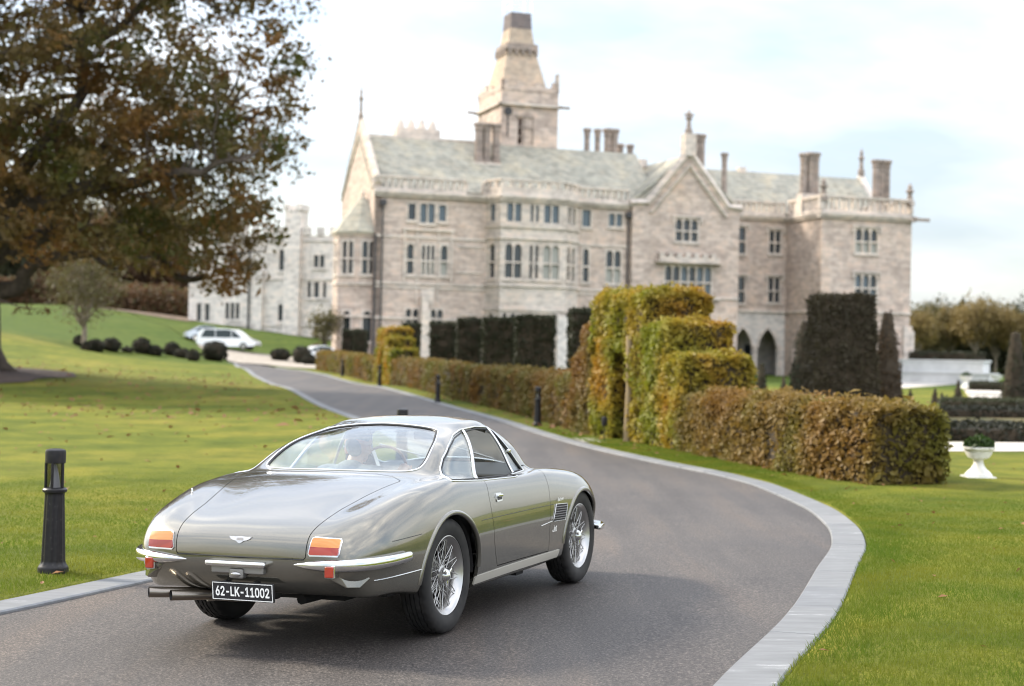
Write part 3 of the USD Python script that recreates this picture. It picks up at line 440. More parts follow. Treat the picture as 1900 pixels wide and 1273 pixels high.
# ------------------------------------------------------------------ vegetation
def at(px, py, Y):
    """a pixel of the 1900-wide photograph as a point at distance Y"""
    d = _f + _r*((px-950)/FPX) - _u*((py-636.5)/FPX); return EYE + d*(Y/d[1])
def leaf_mat(name, ramp, patch=None, patch_scale=.6, rough=.55, trans=.35, spec=.3):
    n = {'g': ('geometry', {}), 'r': ('rgb_ramp', {'ramp': ramp}), 'n': ('noise_texture', {'scale': patch_scale, 'detail': 3.0}), 'pr': ('rgb_ramp', {'ramp': patch or [(.3, (.8, .8, .8)), (.7, (1.2, 1.15, 1.1))]}), 'x': ('mix', {'mix_type': 'multiply', 'fac': 1.0}),
         'p': ('principled_bsdf', {'roughness': rough, 'specular_ior_level': spec}), 't': ('translucent_bsdf', {}), 'm': ('mix_closure', {'fac': trans})}
    return mat(name, n, [('g.random_per_island', 'r.fac'), ('g.position', 'n.vector'), ('n.fac', 'pr.fac'), ('r.color', 'x.color1'), ('pr.color', 'x.color2'), ('x.color', 'p.base_color'), ('x.color', 't.color'), ('p.BSDF', 'm.closure1'), ('t.BSDF', 'm.closure2')], surface='m.closure')
def leaves(P, N, size, rng, jitter=.9, aspect=.62):
    """one folded leaf of four corners per point; N: the way it roughly faces"""
    P = np.asarray(P); n = len(P); N = np.asarray(N, float) + rng.normal(0, jitter, (n, 3)); N /= np.linalg.norm(N, axis=1, keepdims=True)
    a = np.cross(N, rng.normal(0, 1, (n, 3))); a /= np.maximum(np.linalg.norm(a, axis=1, keepdims=True), 1e-6); b = np.cross(N, a)
    s = (size*np.exp(rng.normal(0, .38, n)))[:, None]; V = np.stack([P-a*s*.5, P+b*s*aspect*.5+N*s*.10, P+a*s*.55, P-b*s*aspect*.5+N*s*.10], 1).reshape(-1, 3)
    k = np.arange(n)[:, None]*4; return trimesh.Trimesh(V, np.vstack([k+[0, 2, 1], k+[0, 3, 2]]), process=False)
def box_faces(foot, z0, z1, ends=(True, True), top=True, shrink=0.0):
    """faces (corner, edge u, edge v, normal) of an upright block on a 4-cornered footprint: front p0-p1, back p3-p2"""
    p = np.array(foot, float); out = []
    for k, on in ((0, True), (1, ends[1]), (2, True), (3, ends[0])):
        if not on: continue
        a, b = p[k], p[(k+1) % 4]; d = b-a; n = np.array([d[1], -d[0]]); n /= np.linalg.norm(n); out.append((np.array([*a, z0]), np.array([*d, 0]), np.array([0, 0, z1-z0]), np.array([*n, 0])))
    if top: out.append((np.array([*p[0], z1]), np.array([*(p[1]-p[0]), 0]), np.array([*(p[3]-p[0]), 0]), np.array([0, 0, 1.0])))
    return out
def cover(faces, density, rng, depth=.16, rough=.095, seed=0):
    P, N = [], []
    for o, u_, v_, n in faces:
        k = max(3, int(np.linalg.norm(np.cross(u_, v_))*density)); s = rng.random((k, 2)); p = o + s[:, :1]*u_ + s[:, 1:]*v_
        b = meshkit.fbm(p*2.0, 3, seed)-.5; up_ = abs(n[2]) < .5; ez = (1-s[:, 1])*np.linalg.norm(v_) if up_ else np.minimum(s[:, 1], 1-s[:, 1])*np.linalg.norm(v_); q_ = np.clip(1-ez/.22, 0, 1); p = p - n*(.22*(1-np.sqrt(1-q_**2))*.75)[:, None]; p = p + n*((b*rough*4) - depth*rng.random(k)**1.6 + rng.normal(0, .03, k))[:, None]; P.append(p); N.append(np.repeat(n[None] + [[0, 0, .35]], k, 0))
    return np.vstack(P), np.vstack(N)
def core_of(foot, z0, z1, s):
    p = Polygon(foot).buffer(-s, join_style=2); return prism(p, z1-s-z0, z0)
hedge_leaf = leaf_mat('hedge_leaf', [(0, (.20, .135, .04)), (.2, (.37, .28, .055)), (.45, (.52, .45, .065)), (.68, (.41, .46, .065)), (.88, (.72, .61, .10)), (1, (.80, .70, .20))], [(.36, (.78, 1.05, .62)), (.5, (1, 1, .85)), (.64, (1.08, .90, .78))], .55)
hedge_leaf_green = leaf_mat('hedge_leaf_green', [(0, (.17, .125, .04)), (.3, (.24, .22, .055)), (.6, (.27, .31, .06)), (.85, (.42, .41, .08)), (1, (.54, .49, .12))], [(.34, (.75, 1.0, .6)), (.5, (1, 1, .9)), (.66, (1.2, .86, .7))], .6)
arch_leaf = leaf_mat('arch_leaf', [(0, (.32, .24, .035)), (.25, (.50, .44, .05)), (.5, (.57, .56, .065)), (.75, (.76, .65, .075)), (1, (.82, .72, .13))], [(.36, (.62, .88, .6)), (.52, (1, .98, .9)), (.68, (1.15, .80, .62))], .75)
yew_leaf = leaf_mat('yew_leaf', [(0, (.028, .032, .015)), (.5, (.048, .052, .024)), (.85, (.070, .066, .032)), (1, (.105, .078, .040))], None, .9, .6, .15)
yew_brown = leaf_mat('yew_leaf_brown', [(0, (.060, .050, .030)), (.4, (.115, .094, .052)), (.75, (.18, .13, .075)), (1, (.27, .18, .11))], None, 1.2, .6, .15)
box_leaf = leaf_mat('box_leaf', [(0, (.020, .022, .012)), (.5, (.036, .036, .020)), (1, (.07, .062, .032))], None, 1.0, .6, .15)
twig_dark = mottled('hedge_inside', [(.3, (.020, .014, .008)), (.7, (.050, .034, .018))], scale=9.0, rough=.95, bump=.6)
bark = mottled('bark', [(.3, (.030, .022, .017)), (.7, (.085, .066, .05))], scale=5.0, rough=.95, bump=.8, bump_scale=18.0, bump_dist=.05)
bark_pale = mottled('pale_bark', [(.3, (.12, .095, .07)), (.7, (.23, .19, .14))], scale=4.0, rough=.95, bump=.5)
post_wood = mottled('post_wood', [(.3, (.16, .115, .06)), (.7, (.28, .21, .12))], scale=8.0, rough=.9, stretch=(1, 1, .15))

yew_red = leaf_mat('yew_leaf_reddish', [(0, (.085, .055, .030)), (.5, (.15, .10, .055)), (1, (.26, .17, .09))], None, 1.2, .6, .15)
# ---- hedge along the drive
_hf = np.array([(-12.6, 100.0), (-9.35, 88.0), (-6.9, 79.2), (-4.75, 69.4), (-2.4, 58.4), (.0, 45.8), (1.10, 37.4), (1.47, 34.1), (2.0, 32.2), (2.57, 30.5), (3.20, 27.4), (3.85, 24.5), (4.42, 22.2), (4.86, 21.0)])
_hs = np.concatenate([[0], np.cumsum(np.linalg.norm(np.diff(_hf, axis=0), axis=1))]); _hn = np.linspace(0, _hs[-1], 400); HFX, HFY = [CubicSpline(_hn, np.convolve(np.pad(np.interp(_hn, _hs, _hf[:, k]), 6, 'reflect', reflect_type='odd'), np.ones(13)/13, 'valid')) for k in (0, 1)]
def hs_at(y): return float(np.interp(-y, -_hf[:, 1], _hs))
def hedge_foot(s0, s1, thick):
    q = np.array([s0, s1]); p = np.stack([HFX(q), HFY(q)], 1); t = np.stack([HFX(q, 1), HFY(q, 1)], 1); t /= np.linalg.norm(t, axis=1, keepdims=True); n = np.stack([-t[:, 1], t[:, 0]], 1)   # away from the drive
    return [p[0], p[1], p[1]+n[1]*thick, p[0]+n[0]*thick]
def hedge_run(parent, s0, s1, h, thick, leaf, size, dens, ends=(True, True), z_base=0.0, seg=2.2, seed=1):
    rng = np.random.default_rng(seed); n = max(1, int(round((s1-s0)/seg))); P, N, C = [], [], []
    for k in range(n):
        a, b = s0+(s1-s0)*k/n, s0+(s1-s0)*(k+1)/n; ft = hedge_foot(a, b, thick); z = Tz(*np.mean(ft, 0)); fc = box_faces(ft, z+z_base+(0.02 if not z_base else 0), z+h, (ends[0] and k == 0, ends[1] and k == n-1)); p, q = cover(fc, dens, rng, seed=seed); P.append(p); N.append(q)
        if z_base:
            p = rng.random((int(dens*Polygon(ft).area), 2)); f4 = np.array(ft); p = f4[0] + p[:, :1]*(f4[1]-f4[0]) + p[:, 1:]*(f4[3]-f4[0]); P.append(np.column_stack([p, np.full(len(p), z+z_base)])); N.append(np.repeat([[0, 0, -1.0]], len(p), 0))
        C.append(core_of(ft, z+z_base+.0, z+h, .085) if n == 1 else prism(Polygon(hedge_foot(a-(.06 if k else 0), b+(.06 if k < n-1 else 0), thick)).buffer(-.085, join_style=2), h-.09-z_base, z+z_base))
    Pa, Na = np.vstack(P), np.vstack(N); tp = (Na[:, 2] > 1.1) & (rng.random(len(Na)) < .25); Pa[tp, 2] += rng.random(tp.sum())*.10
    put('foliage', leaves(Pa, Na, size, rng), leaf, parent, kind='stuff'); put('branches', C, twig_dark, parent, kind='stuff')
LOWH = 1.26
hA = thing('low_hedge', 'low clipped copper hedge at the far end of the drive beyond the small arch', 'hedge', 'clipped hedge along the drive'); hedge_run(hA, 0, hs_at(79.0), LOWH, 1.0, hedge_leaf, .11, 240, seed=2)
hB = thing('low_hedge', 'long low clipped hedge between the two hedge arches, bollards before it', 'hedge', 'clipped hedge along the drive'); hedge_run(hB, hs_at(74.2), hs_at(55), LOWH, 1.0, hedge_leaf_green, .095, 300, (False, False), seed=3); hedge_run(hB, hs_at(55), hs_at(34.9), LOWH, 1.05, hedge_leaf_green, .09, 460, (False, False), seed=4)
hC = thing('low_hedge', 'thick russet hedge at the right, ending near the white urn', 'hedge', 'clipped hedge along the drive'); hedge_run(hC, hs_at(28.3), _hs[-1], 1.10, 1.25, hedge_leaf, .066, 1600, (False, True), seed=5, seg=1.0)
ar1 = thing('hedge_arch', 'large golden stepped hedge arch with a dark opening and wooden post', 'hedge arch')
for y0, y1, h, zb, sd in ((34.95, 34.15, 1.80, 0, 6), (34.15, 33.3, 2.42, 0, 7), (33.3, 32.1, 3.02, 0, 8), (32.1, 31.2, 3.02, 1.85, 9), (31.2, 30.35, 3.02, 0, 10), (30.35, 29.2, 2.42, 0, 11), (29.2, 28.2, 1.80, 0, 12)):
    hedge_run(ar1, hs_at(y0), hs_at(y1), h, 1.42, arch_leaf if y1 < 32.3 else hedge_leaf_green, .074, 1250, (True, True), zb, seg=3, seed=sd)
p = np.array([HFX(hs_at(31.12)), HFY(hs_at(31.12))]); put('arch_post', tube([(p[0]-.02, p[1]+.0, -.05), (p[0]+.01, p[1], 1.1), (p[0]-.01, p[1], 2.15)], [.085, .075, .07], 10), post_wood, ar1, smooth=True)
ar2 = thing('hedge_arch', 'small distant yellow stepped hedge arch on the far part of the drive', 'hedge arch')
for y0, y1, h, zb, sd in ((79.6, 78.8, 1.9, 0, 13), (78.8, 77.8, 2.8, 0, 14), (77.8, 76.9, 2.8, 2.0, 15), (76.9, 76.0, 2.8, 0, 16), (76.0, 75.1, 2.35, 0, 17), (75.1, 74.2, 1.8, 0, 18)):
    hedge_run(ar2, hs_at(y0), hs_at(y1), h, 1.35, arch_leaf, .12, 300, (True, True), zb, seg=3, seed=sd)

# ---- clipped yews: blocks, cones and balls
def topiary(name, label, px0, px1, ytop, d, depth, leaf, top_scale=1.0, size=.10, dens=330, group=None, base_px=None, seed=0, cat='topiary'):
    c = at((px0+px1)/2, 660, d); w = (px1-px0)/FPX*d/2; zb = Tz(c[0], d); zt = at((px0+px1)/2, ytop, d)[2]; t = thing(name, label, cat, group, loc=(c[0], d+depth/2, zb)); h = zt-zb; rng = np.random.default_rng(seed+50)
    P, N = [], []
    V8 = [(sx*w*k, sy*depth/2*k, z) for z, k in ((.02, 1.0), (h, top_scale)) for sx, sy in ((-1, -1), (1, -1), (1, 1), (-1, 1))]; V8 = np.array(V8)
    for q in ((0, 1, 5, 4), (1, 2, 6, 5), (2, 3, 7, 6), (3, 0, 4, 7), (4, 5, 6, 7)):
        a, b, c_, d_ = V8[list(q)]; n = np.cross(b-a, d_-a); ar_ = np.linalg.norm(n)*(.5+.5*top_scale); n /= np.linalg.norm(n); k = int(ar_*dens); s = rng.random((k, 2)); p = (a*(1-s[:, :1])+b*s[:, :1])*(1-s[:, 1:]) + (d_*(1-s[:, :1])+c_*s[:, :1])*s[:, 1:]
        p = p + n*((meshkit.fbm(p*3.4+seed*7, 3)-.5)*.34 - .14*rng.random(k)**1.5)[:, None]; P.append(p); N.append(np.repeat(n[None], k, 0))
    put('foliage', leaves(np.vstack(P), np.vstack(N), size, rng, .8, .45), leaf, t, kind='stuff'); k = .90
    V = V8*np.array([k, k, .96]); V[:4, 2] = -.05; put('inner_branches', trimesh.Trimesh(V, [(0, 1, 5), (0, 5, 4), (1, 2, 6), (1, 6, 5), (2, 3, 7), (2, 7, 6), (3, 0, 4), (3, 4, 7), (4, 5, 6), (4, 6, 7), (0, 2, 1), (0, 3, 2)], process=False), twig_dark, t); return t
def cone(name, label, pxc, wpx, ytop, d, leaf, size=.09, dens=420, group=None, flat=.12, seed=0):
    c = at(pxc, 660, d); r0 = wpx/FPX*d/2; zb = Tz(c[0], d); h = at(pxc, ytop, d)[2]-zb; t = thing(name, label, 'topiary', group, loc=(c[0], d, zb)); rng = np.random.default_rng(seed+90); k = int(math.pi*r0*math.hypot(r0, h)*dens); s = 1-np.sqrt(rng.random(k)); an = rng.random(k)*2*np.pi; rr = r0*((1-s)*(1-flat)+flat)
    n = np.stack([np.cos(an), np.sin(an), np.full(k, r0/h)], 1); p = np.stack([rr*np.cos(an), rr*np.sin(an), .03+s*h], 1); p += n*((meshkit.fbm(p*2.5, 3, seed)-.5)*.18-.10*rng.random(k))[:, None]
    put('foliage', leaves(p, n, size, rng, .8, .45), leaf, t, kind='stuff'); put('inner_branches', lathe([(0, -.05), (r0*.9, -.05), (r0*.9*flat, h*.96), (0, h*.97)], 14), twig_dark, t); return t
topiary('yew_block', 'small dark yew block furthest left, beside the turret foot', 634, 655, 612, 97, 1.6, yew_leaf, seed=1); topiary('yew_block', 'small dark yew block between its twin and the yellow arch', 656, 678, 612, 95, 1.6, yew_leaf, seed=2)
topiary('yew_block', 'narrow dark yew block right behind the small yellow arch', 745, 776, 600, 86, 1.8, yew_leaf, seed=3); topiary('yew_block', 'dark clipped yew block right of the pale buttress, lowest of the row of four', 797, 843, 598, 82, 1.8, yew_leaf, seed=4)
topiary('yew_block', 'dark clipped yew block second in the row of four', 847, 891, 590, 78, 1.8, yew_leaf, seed=5); topiary('yew_block', 'dark clipped yew block third in the row of four', 895, 953, 589, 73, 2.0, yew_leaf, seed=6)
topiary('yew_block', 'dark clipped yew block left of the white bay pillar, widest of the row of four', 956, 1028, 585, 67, 2.0, yew_leaf, seed=7); topiary('yew_block', 'dark clipped yew block right of the white pillar, touching the large golden arch', 1057, 1135, 573, 58, 2.2, yew_leaf, seed=8)
topiary('yew_tower', 'big brownish tapered yew block rising behind the russet hedge', 1510, 1640, 545, 45, 2.2, yew_brown, .80, .085, 620, seed=9)
cone('yew_cone', 'slim tall reddish yew cone right of the big yew block', 1646, 76, 573, 49, yew_red, flat=.26, seed=1); cone('yew_cone', 'dark yew cone half hidden left of the big yew block', 1497, 80, 590, 52, yew_leaf, flat=.3, seed=2)
for k, (a, w_, yt, d, lb) in enumerate(((1690, 20, 722, 66, 'small dark yew cone just right of the big yew block'), (1736, 20, 719, 66, 'small yew cone left of a close pair above the hedge end'), (1749, 18, 728, 67, 'shorter small yew cone, right of a close pair'), (1779, 25, 704, 64, 'small sharp yew cone standing alone beside the pale steps'), (1884, 58, 612, 63, 'tall dark yew cone at the right edge of the garden'), (1414, 24, 672, 92, 'rounded dark yew in front of the arcade columns'), (1455, 13, 698, 95, 'tiny dark yew cone in front of the arcade'))):
    cone('small_yew_cone', lb, a, w_, yt, d, yew_leaf, .08 if k < 5 else .11, 380, flat=.12 if k < 4 else .3, seed=k+3)
def ball(label, px, py, rpx, d, squash=.92, seed=0, leaf=None, group=None):
    c = at(px, py, d); r0 = rpx/FPX*d; zb = Tz(c[0], d); t = thing('round_shrub', label, 'shrub', group, loc=(c[0], d, zb-.05)); rng = np.random.default_rng(seed+200); k = int(4*math.pi*r0*r0*(190 if d > 80 else 300)); n = rng.normal(0, 1, (k, 3)); n /= np.linalg.norm(n, axis=1, keepdims=True); p = n*r0*[1, 1, squash]; p *= (1+(meshkit.fbm(p*2.2+seed, 3)-.5)*.40-.14*rng.random(k)**2)[:, None]; p[:, 2] += r0*squash*.92; ok = p[:, 2] > 0
    put('foliage', leaves(p[ok], n[ok], .12, rng, .8, .55), leaf or box_leaf, t, kind='stuff'); put('inner_branches', moved(trimesh.creation.icosphere(2, 1), (0, 0, r0*squash*.92), scale=(r0*.88, r0*.88, r0*squash*.88)), twig_dark, t)
for k, (x, y, r_, d, lb) in enumerate(((147, 640, 12, 107, 'round clipped shrub just behind the small tree, leftmost of the row'), (178, 636, 17, 106, 'tall round clipped shrub right of the small tree trunk'), (160, 642, 11, 104, 'low round shrub in front of the small tree row'), (207, 640, 17, 108, 'round dark shrub third from the left in the row'), (236, 643, 10, 109, 'small round shrub between two bigger ones in the row'), (263, 638, 17, 110, 'tallest round shrub in the middle of the row'), (288, 648, 14, 110, 'low shrub right of the tallest one in the row'), (318, 650, 15, 112, 'round shrub left of the white van group'), (338, 652, 14, 111, 'round shrub before the parked white car'), (359, 656, 12, 109, 'small round shrub next to the biggest ball'), (399, 650, 24, 112, 'biggest dark ball shrub in front of the white van'), (520, 653, 19, 122, 'ball shrub right of the white van by the wall'), (560, 656, 18, 119, 'ball shrub at the end of the forecourt near the hedge'), (574, 668, 14, 112, 'low ball shrub touching the far hedge end'))):
    ball(lb, x, y, r_, d, (.95, .78, 1.05, .86, .72, 1.0, .8)[k % 7], k)

# ---- trees
def limb(p0, p1, r0, r1, rng, bend=.12, n=7):
    p0, p1 = np.array(p0, float), np.array(p1, float); t = np.linspace(0, 1, n)[:, None]; L = np.linalg.norm(p1-p0); off = rng.normal(0, 1, 3); off2 = rng.normal(0, 1, 3)
    return tube(p0*(1-t)+p1*t + (np.sin(t*np.pi)*off*bend + np.sin(t*2*np.pi)*off2*bend*.6)*L, np.linspace(r0, r1, n), 8)
def tree_parts(parent, h, spread, trunk_h, r0, leaf, nclump, per, size, barkm, rng, crown_z=.62, crown_h=.42, limbs=9, shell=.55, spreadclump=.55, base=(0, 0, 0)):
    base = np.array(base, float); B = [tube([(0, 0, -.3), (.02, 0, .25), (.05*r0, .1, trunk_h*.5), (0, .1, trunk_h)], [r0*1.7, r0*1.08, r0*.9, r0*.75], 10)]; d = rng.normal(0, 1, (nclump, 3)); d /= np.linalg.norm(d, axis=1, keepdims=True); rad = shell + (1-shell)*rng.random(nclump)
    C = d*rad[:, None]*[spread, spread, h*crown_h] + [0, 0, h*crown_z]; lim = []
    for k in range(limbs):
        e = C[rng.integers(nclump)]*[.8, .8, .9]; m_ = np.array([0, 0, trunk_h]) + (e-[0, 0, trunk_h])*.5 + [0, 0, .3]; B.append(limb((0, 0, trunk_h*(.8+.2*rng.random())), m_, r0*.5, r0*.28, rng)); lim.append(m_); B.append(limb(m_, e, r0*.28, r0*.07, rng))
    lim = np.array(lim)
    for c in C[:: max(1, nclump//60)]:
        m_ = lim[np.argmin(((lim-c)**2).sum(1))]; B.append(limb(m_, c, r0*.13, r0*.03, rng, .1, 5))
    P = np.repeat(C, per, 0) + rng.normal(0, spreadclump, (nclump*per, 3))*[1, 1, .75]; N = P-[0, 0, h*crown_z-2]; N /= np.linalg.norm(N, axis=1, keepdims=True)
    put('trunk', moved(trimesh.util.concatenate(B), base), barkm, parent, smooth=True); put('crown', moved(leaves(P, N*.6, size, rng, 1.0), base), leaf, parent, kind='stuff')
oak_leaf = leaf_mat('oak_leaf', [(0, (.15, .105, .042)), (.28, (.30, .20, .07)), (.55, (.46, .315, .092)), (.78, (.36, .34, .075)), (.93, (.62, .44, .10)), (1, (.72, .56, .14))], [(.36, (.55, .85, .48)), (.5, (1, 1, .95)), (.66, (1.40, 1.0, .72))], .35, .5, .42)
oak = thing('oak_tree', 'huge spreading oak with brown autumn leaves at the left', 'tree', loc=(0, 0, 0)); rng = np.random.default_rng(7); OB = np.array([-19.9, 58.0, Tz(-19.9, 58)])
B = [tube([OB+[0, 0, -.4], OB+[0, 0, .15], OB+[.05, 0, .9], OB+[.1, 0, 2.2], OB+[0, 0, 4.2]], [1.35, 1.0, .78, .68, .62], 16)]
for a in np.linspace(0, 2*np.pi, 7)[:-1]: B.append(tube([OB+[.45*math.cos(a), .45*math.sin(a), .9], OB+[.95*math.cos(a), .95*math.sin(a), .15], OB+[1.7*math.cos(a), 1.7*math.sin(a), -.25]], [.35, .26, .08], 8))
def bpt(px, py, Y): return at(px, py, Y)
mains = [[OB+[0, 0, 3.6], bpt(20, 540, 57.4), bpt(75, 482, 56.8), bpt(140, 470, 56), bpt(215, 500, 55)], [OB+[0, 0, 4.0], bpt(-10, 330, 58), bpt(30, 215, 58.4), bpt(90, 188, 58.5), bpt(200, 165, 58.6)], [OB+[.1, 0, 4.0], bpt(40, 395, 59), bpt(170, 300, 60), bpt(300, 200, 60.5), bpt(420, 250, 60)], [OB+[0, 0, 4.1], bpt(60, 300, 57), bpt(160, 140, 56.5), bpt(150, 20, 56)], [OB+[0, 0, 3.8], bpt(100, 430, 60.5), bpt(250, 420, 62), bpt(345, 520, 62), bpt(400, 500, 62)], [OB+[0, 0, 4.0], bpt(120, 360, 56), bpt(300, 330, 54), bpt(450, 300, 53)], [OB+[0, 0, 4.0], bpt(-60, 150, 58), bpt(200, 60, 58), bpt(330, -60, 58)], [OB+[0, 0, 4.0], OB+[-4, 0, 8], OB+[-8, -1, 11]], [OB+[0, 0, 4], OB+[-1, -4, 8], OB+[1, -8, 10.5]], [OB+[0, 0, 4], OB+[-3, -4, 7.5], OB+[-6, -7, 9]]]
LP = []
for m_ in mains:
    t = np.linspace(0, 1, len(m_)); q = PchipInterpolator(t, np.array(m_))(np.linspace(0, 1, 18)); q[1:-1] += rng.normal(0, .10, (16, 3)); B.append(tube(q, np.linspace(.42, .07, 18), 9)); LP.append(q[4:])
LP = np.vstack(LP); _zc = 13.2
def oak_clumps(n):
    out = []
    while len(out) < n:
        k = 4000; d = rng.normal(0, 1, (k, 3)); d /= np.linalg.norm(d, axis=1, keepdims=True); d = np.sign(d)*abs(d)**.80; d /= (abs(d)**2.6).sum(1, keepdims=True)**(1/2.6); rad = rng.random(k)**.36; p = d*rad[:, None]*[12.1, 7.6, 12.6] + [OB[0], OB[1], _zc]
        rr = np.hypot(p[:, 0]-OB[0], (p[:, 1]-OB[1])*1.1); zmin = 6.2 - 3.9*np.clip(rr/11.5, 0, 1)**1.6 + OB[2]*.6; f = meshkit.fbm(p*[.34, .34, .46], 3, 3); g = meshkit.fbm(p*.95+9, 2, 8)
        ok = (p[:, 2] > zmin+.5*(g-.5)) & (f > .375+.05*(1-rad)) & (g > .27) & (p[:, 2] < 27) & (p[:, 0] > -31); out += list(p[ok])
    return np.array(out[:n])
OC = oak_clumps(3050)
for c in OC[::5]:
    j = LP[np.argmin(((LP-c)**2).sum(1))]
    if np.linalg.norm(j-c) < 7: B.append(limb(j, c, .055, .012, rng, .10, 5))
put('trunk', B, bark, oak, smooth=True)
P = np.repeat(OC, 52, 0) + rng.normal(0, .31, (len(OC)*52, 3))*[1, 1, .7]; put('crown', leaves(P, (P-[OB[0], OB[1], 8])*.05, .185, rng, 1.0, .6), oak_leaf, oak, kind='stuff')
SP = [bpt(px, py, 52) for px, py in ((30, 575), (55, 570), (75, 578), (45, 582), (62, 574))]; 
P = np.repeat(np.array([bpt(px, py, 52+k*.15) for k, (px, py) in enumerate(((28, 577), (38, 574), (50, 572), (58, 578), (72, 577), (84, 578), (90, 576)))]), 12, 0); P = P + rng.normal(0, .07, P.shape); put('low_twig', [tube([bpt(-30, 545, 52), bpt(30, 568, 52), bpt(92, 576, 52)], [.03, .02, .006], 6)], bark, oak, smooth=True); put('low_twig_leaves', leaves(P, P*0+[0, 0, 1], .11, rng, 1.0), oak_leaf, oak, kind='stuff')
mul = mottled('mulch', [(.3, (.030, .018, .014)), (.7, (.085, .052, .040))], scale=9.0, rough=1.0, bump=.7, bump_scale=30.0)
def ground_patch(name, poly, m, lift=.03, step=.5, kind='structure', label=None, cat=None):
    g = poly.bounds; xs, ys = np.arange(g[0]+step/2, g[2], step), np.arange(g[1]+step/2, g[3], step); ring = np.array([poly.exterior.interpolate(t).coords[0] for t in np.arange(0, poly.exterior.length, step)]); X_, Y_ = np.meshgrid(xs, ys); pts = np.stack([X_.ravel(), Y_.ravel()], 1); inn = poly.buffer(-step*.4); pts = pts[shapely.contains_xy(inn, pts[:, 0], pts[:, 1])]; pts = np.vstack([ring, pts])
    from scipy.spatial import Delaunay
    tr = Delaunay(pts).simplices; c = pts[tr].mean(1); tr = tr[shapely.contains_xy(poly, c[:, 0], c[:, 1])]; return put(name, trimesh.Trimesh(np.column_stack([pts, T(pts[:, 0], pts[:, 1])+lift+.04]), tr, process=False), m, smooth=True, kind=kind, label=label, cat=cat)
a_ = np.linspace(0, 2*np.pi, 60, endpoint=False); ground_patch('mulch_bed', Polygon(np.stack([OB[0]+.1+(3.3+.25*np.sin(5*a_)+.2*np.sin(11*a_))*np.cos(a_), OB[1]-1.2+(6.4+.5*np.sin(3*a_))*np.sin(a_)], 1)), mul)
olive_leaf = leaf_mat('olive_leaf', [(0, (.11, .10, .042)), (.5, (.21, .185, .07)), (1, (.32, .27, .11))], None, .4)
rust_leaf = leaf_mat('rust_leaf', [(0, (.12, .07, .035)), (.5, (.22, .13, .055)), (1, (.34, .21, .085))], None, .3)
green_leaf = leaf_mat('dark_green_leaf', [(0, (.040, .046, .022)), (.6, (.075, .082, .036)), (1, (.12, .115, .05))], None, .3)
gold_leaf = leaf_mat('gold_leaf', [(0, (.20, .15, .055)), (.5, (.36, .265, .085)), (1, (.50, .38, .13))], None, .3)
st = thing('small_tree', 'small slender olive tree alone on the lawn below the bank', 'tree', loc=(lambda p: (p[0], p[1], Tz(p[0], p[1])))(at(155, 648, 104))); tree_parts(st, 7.8, 2.7, 2.0, .20, olive_leaf, 260, 17, .15, bark_pale, np.random.default_rng(21), .60, .40, 12, .25, .45)
bt = thing('small_tree', 'small loose green tree before the pale wing, left of the turret', 'tree', loc=(lambda p: (p[0], p[1], Tz(p[0], p[1])))(at(603, 640, 124))); tree_parts(bt, 4.6, 1.35, 1.5, .12, olive_leaf, 70, 26, .17, bark, np.random.default_rng(22), .66, .30, 8, .3, .32)
ball('rounded brown shrub under the small tree before the pale wing', 588, 636, 19, 126, .9, 31, rust_leaf)
wood = []
for k, (lf, h_, sp_, cz, ch, bk) in enumerate(((olive_leaf, 13, 4.4, .52, .48, bark_pale), (rust_leaf, 12, 4.6, .50, .50, bark), (green_leaf, 11, 4.2, .50, .50, bark), (gold_leaf, 12.5, 4.0, .72, .29, bark_pale))):
    lb = ('tall pale olive tree of the wood left of the pale wing', 'rust coloured tree of the wood left of the pale wing', 'dark green tree of the wood left of the pale wing', 'tall golden brown tree with bare trunk in the treeline right of the manor')[k]
    X0 = (at(60, 560, 178), at(200, 560, 172), at(20, 560, 165), at(1760, 690, 262))[k]; w = thing('wood_tree', lb, 'tree', ('trees of the wood on the left', 'trees of the treeline on the right')[k == 3], loc=(X0[0], X0[1], Tz(X0[0], X0[1])-.2)); tree_parts(w, h_, sp_, h_*(.33 if k in (3,) else .12), .28, lf, 230 if k == 3 else 300, 22, .34, bk, np.random.default_rng(30+k), cz, ch, 10, .25, .62); wood.append(w)
_rt = random.Random(4)
LW = ((95, 185, 0, 1.05), (120, 168, 1, .75), (150, 178, 0, 1.1), (175, 186, 2, 1.15), (228, 176, 0, 1.1), (262, 184, 2, 1.15), (290, 172, 1, .95), (318, 178, 0, 1.15), (345, 170, 1, .9), (366, 178, 1, 1.0), (385, 186, 2, 1.2), (40, 190, 0, 1.2), (140, 195, 2, 1.2), (240, 198, 0, 1.2), (330, 195, 2, 1.25))
RW = ((1702, 246, 3, .95), (1722, 262, 0, .9), (1742, 275, 2, 1.28), (1785, 268, 2, 1.15), (1808, 256, 3, 1.0), (1824, 282, 2, 1.30), (1846, 258, 3, 1.0), (1862, 270, 2, 1.2), (1884, 256, 3, .98), (1905, 268, 2, 1.25), (1680, 280, 2, 1.0), (1660, 262, 0, 1.0), (1715, 300, 2, 1.2), (1770, 305, 2, 1.2), (1890, 305, 2, 1.2))
_ord = ['first', 'second', 'third', 'fourth', 'fifth', 'sixth', 'seventh', 'eighth', 'ninth']; _sort = lambda A_: [_ord[sorted(q[0] for q in A_ if q[2] == a_[2]).index(a_[0])] for a_ in A_]
OL, OR_ = _sort(LW), _sort(RW)
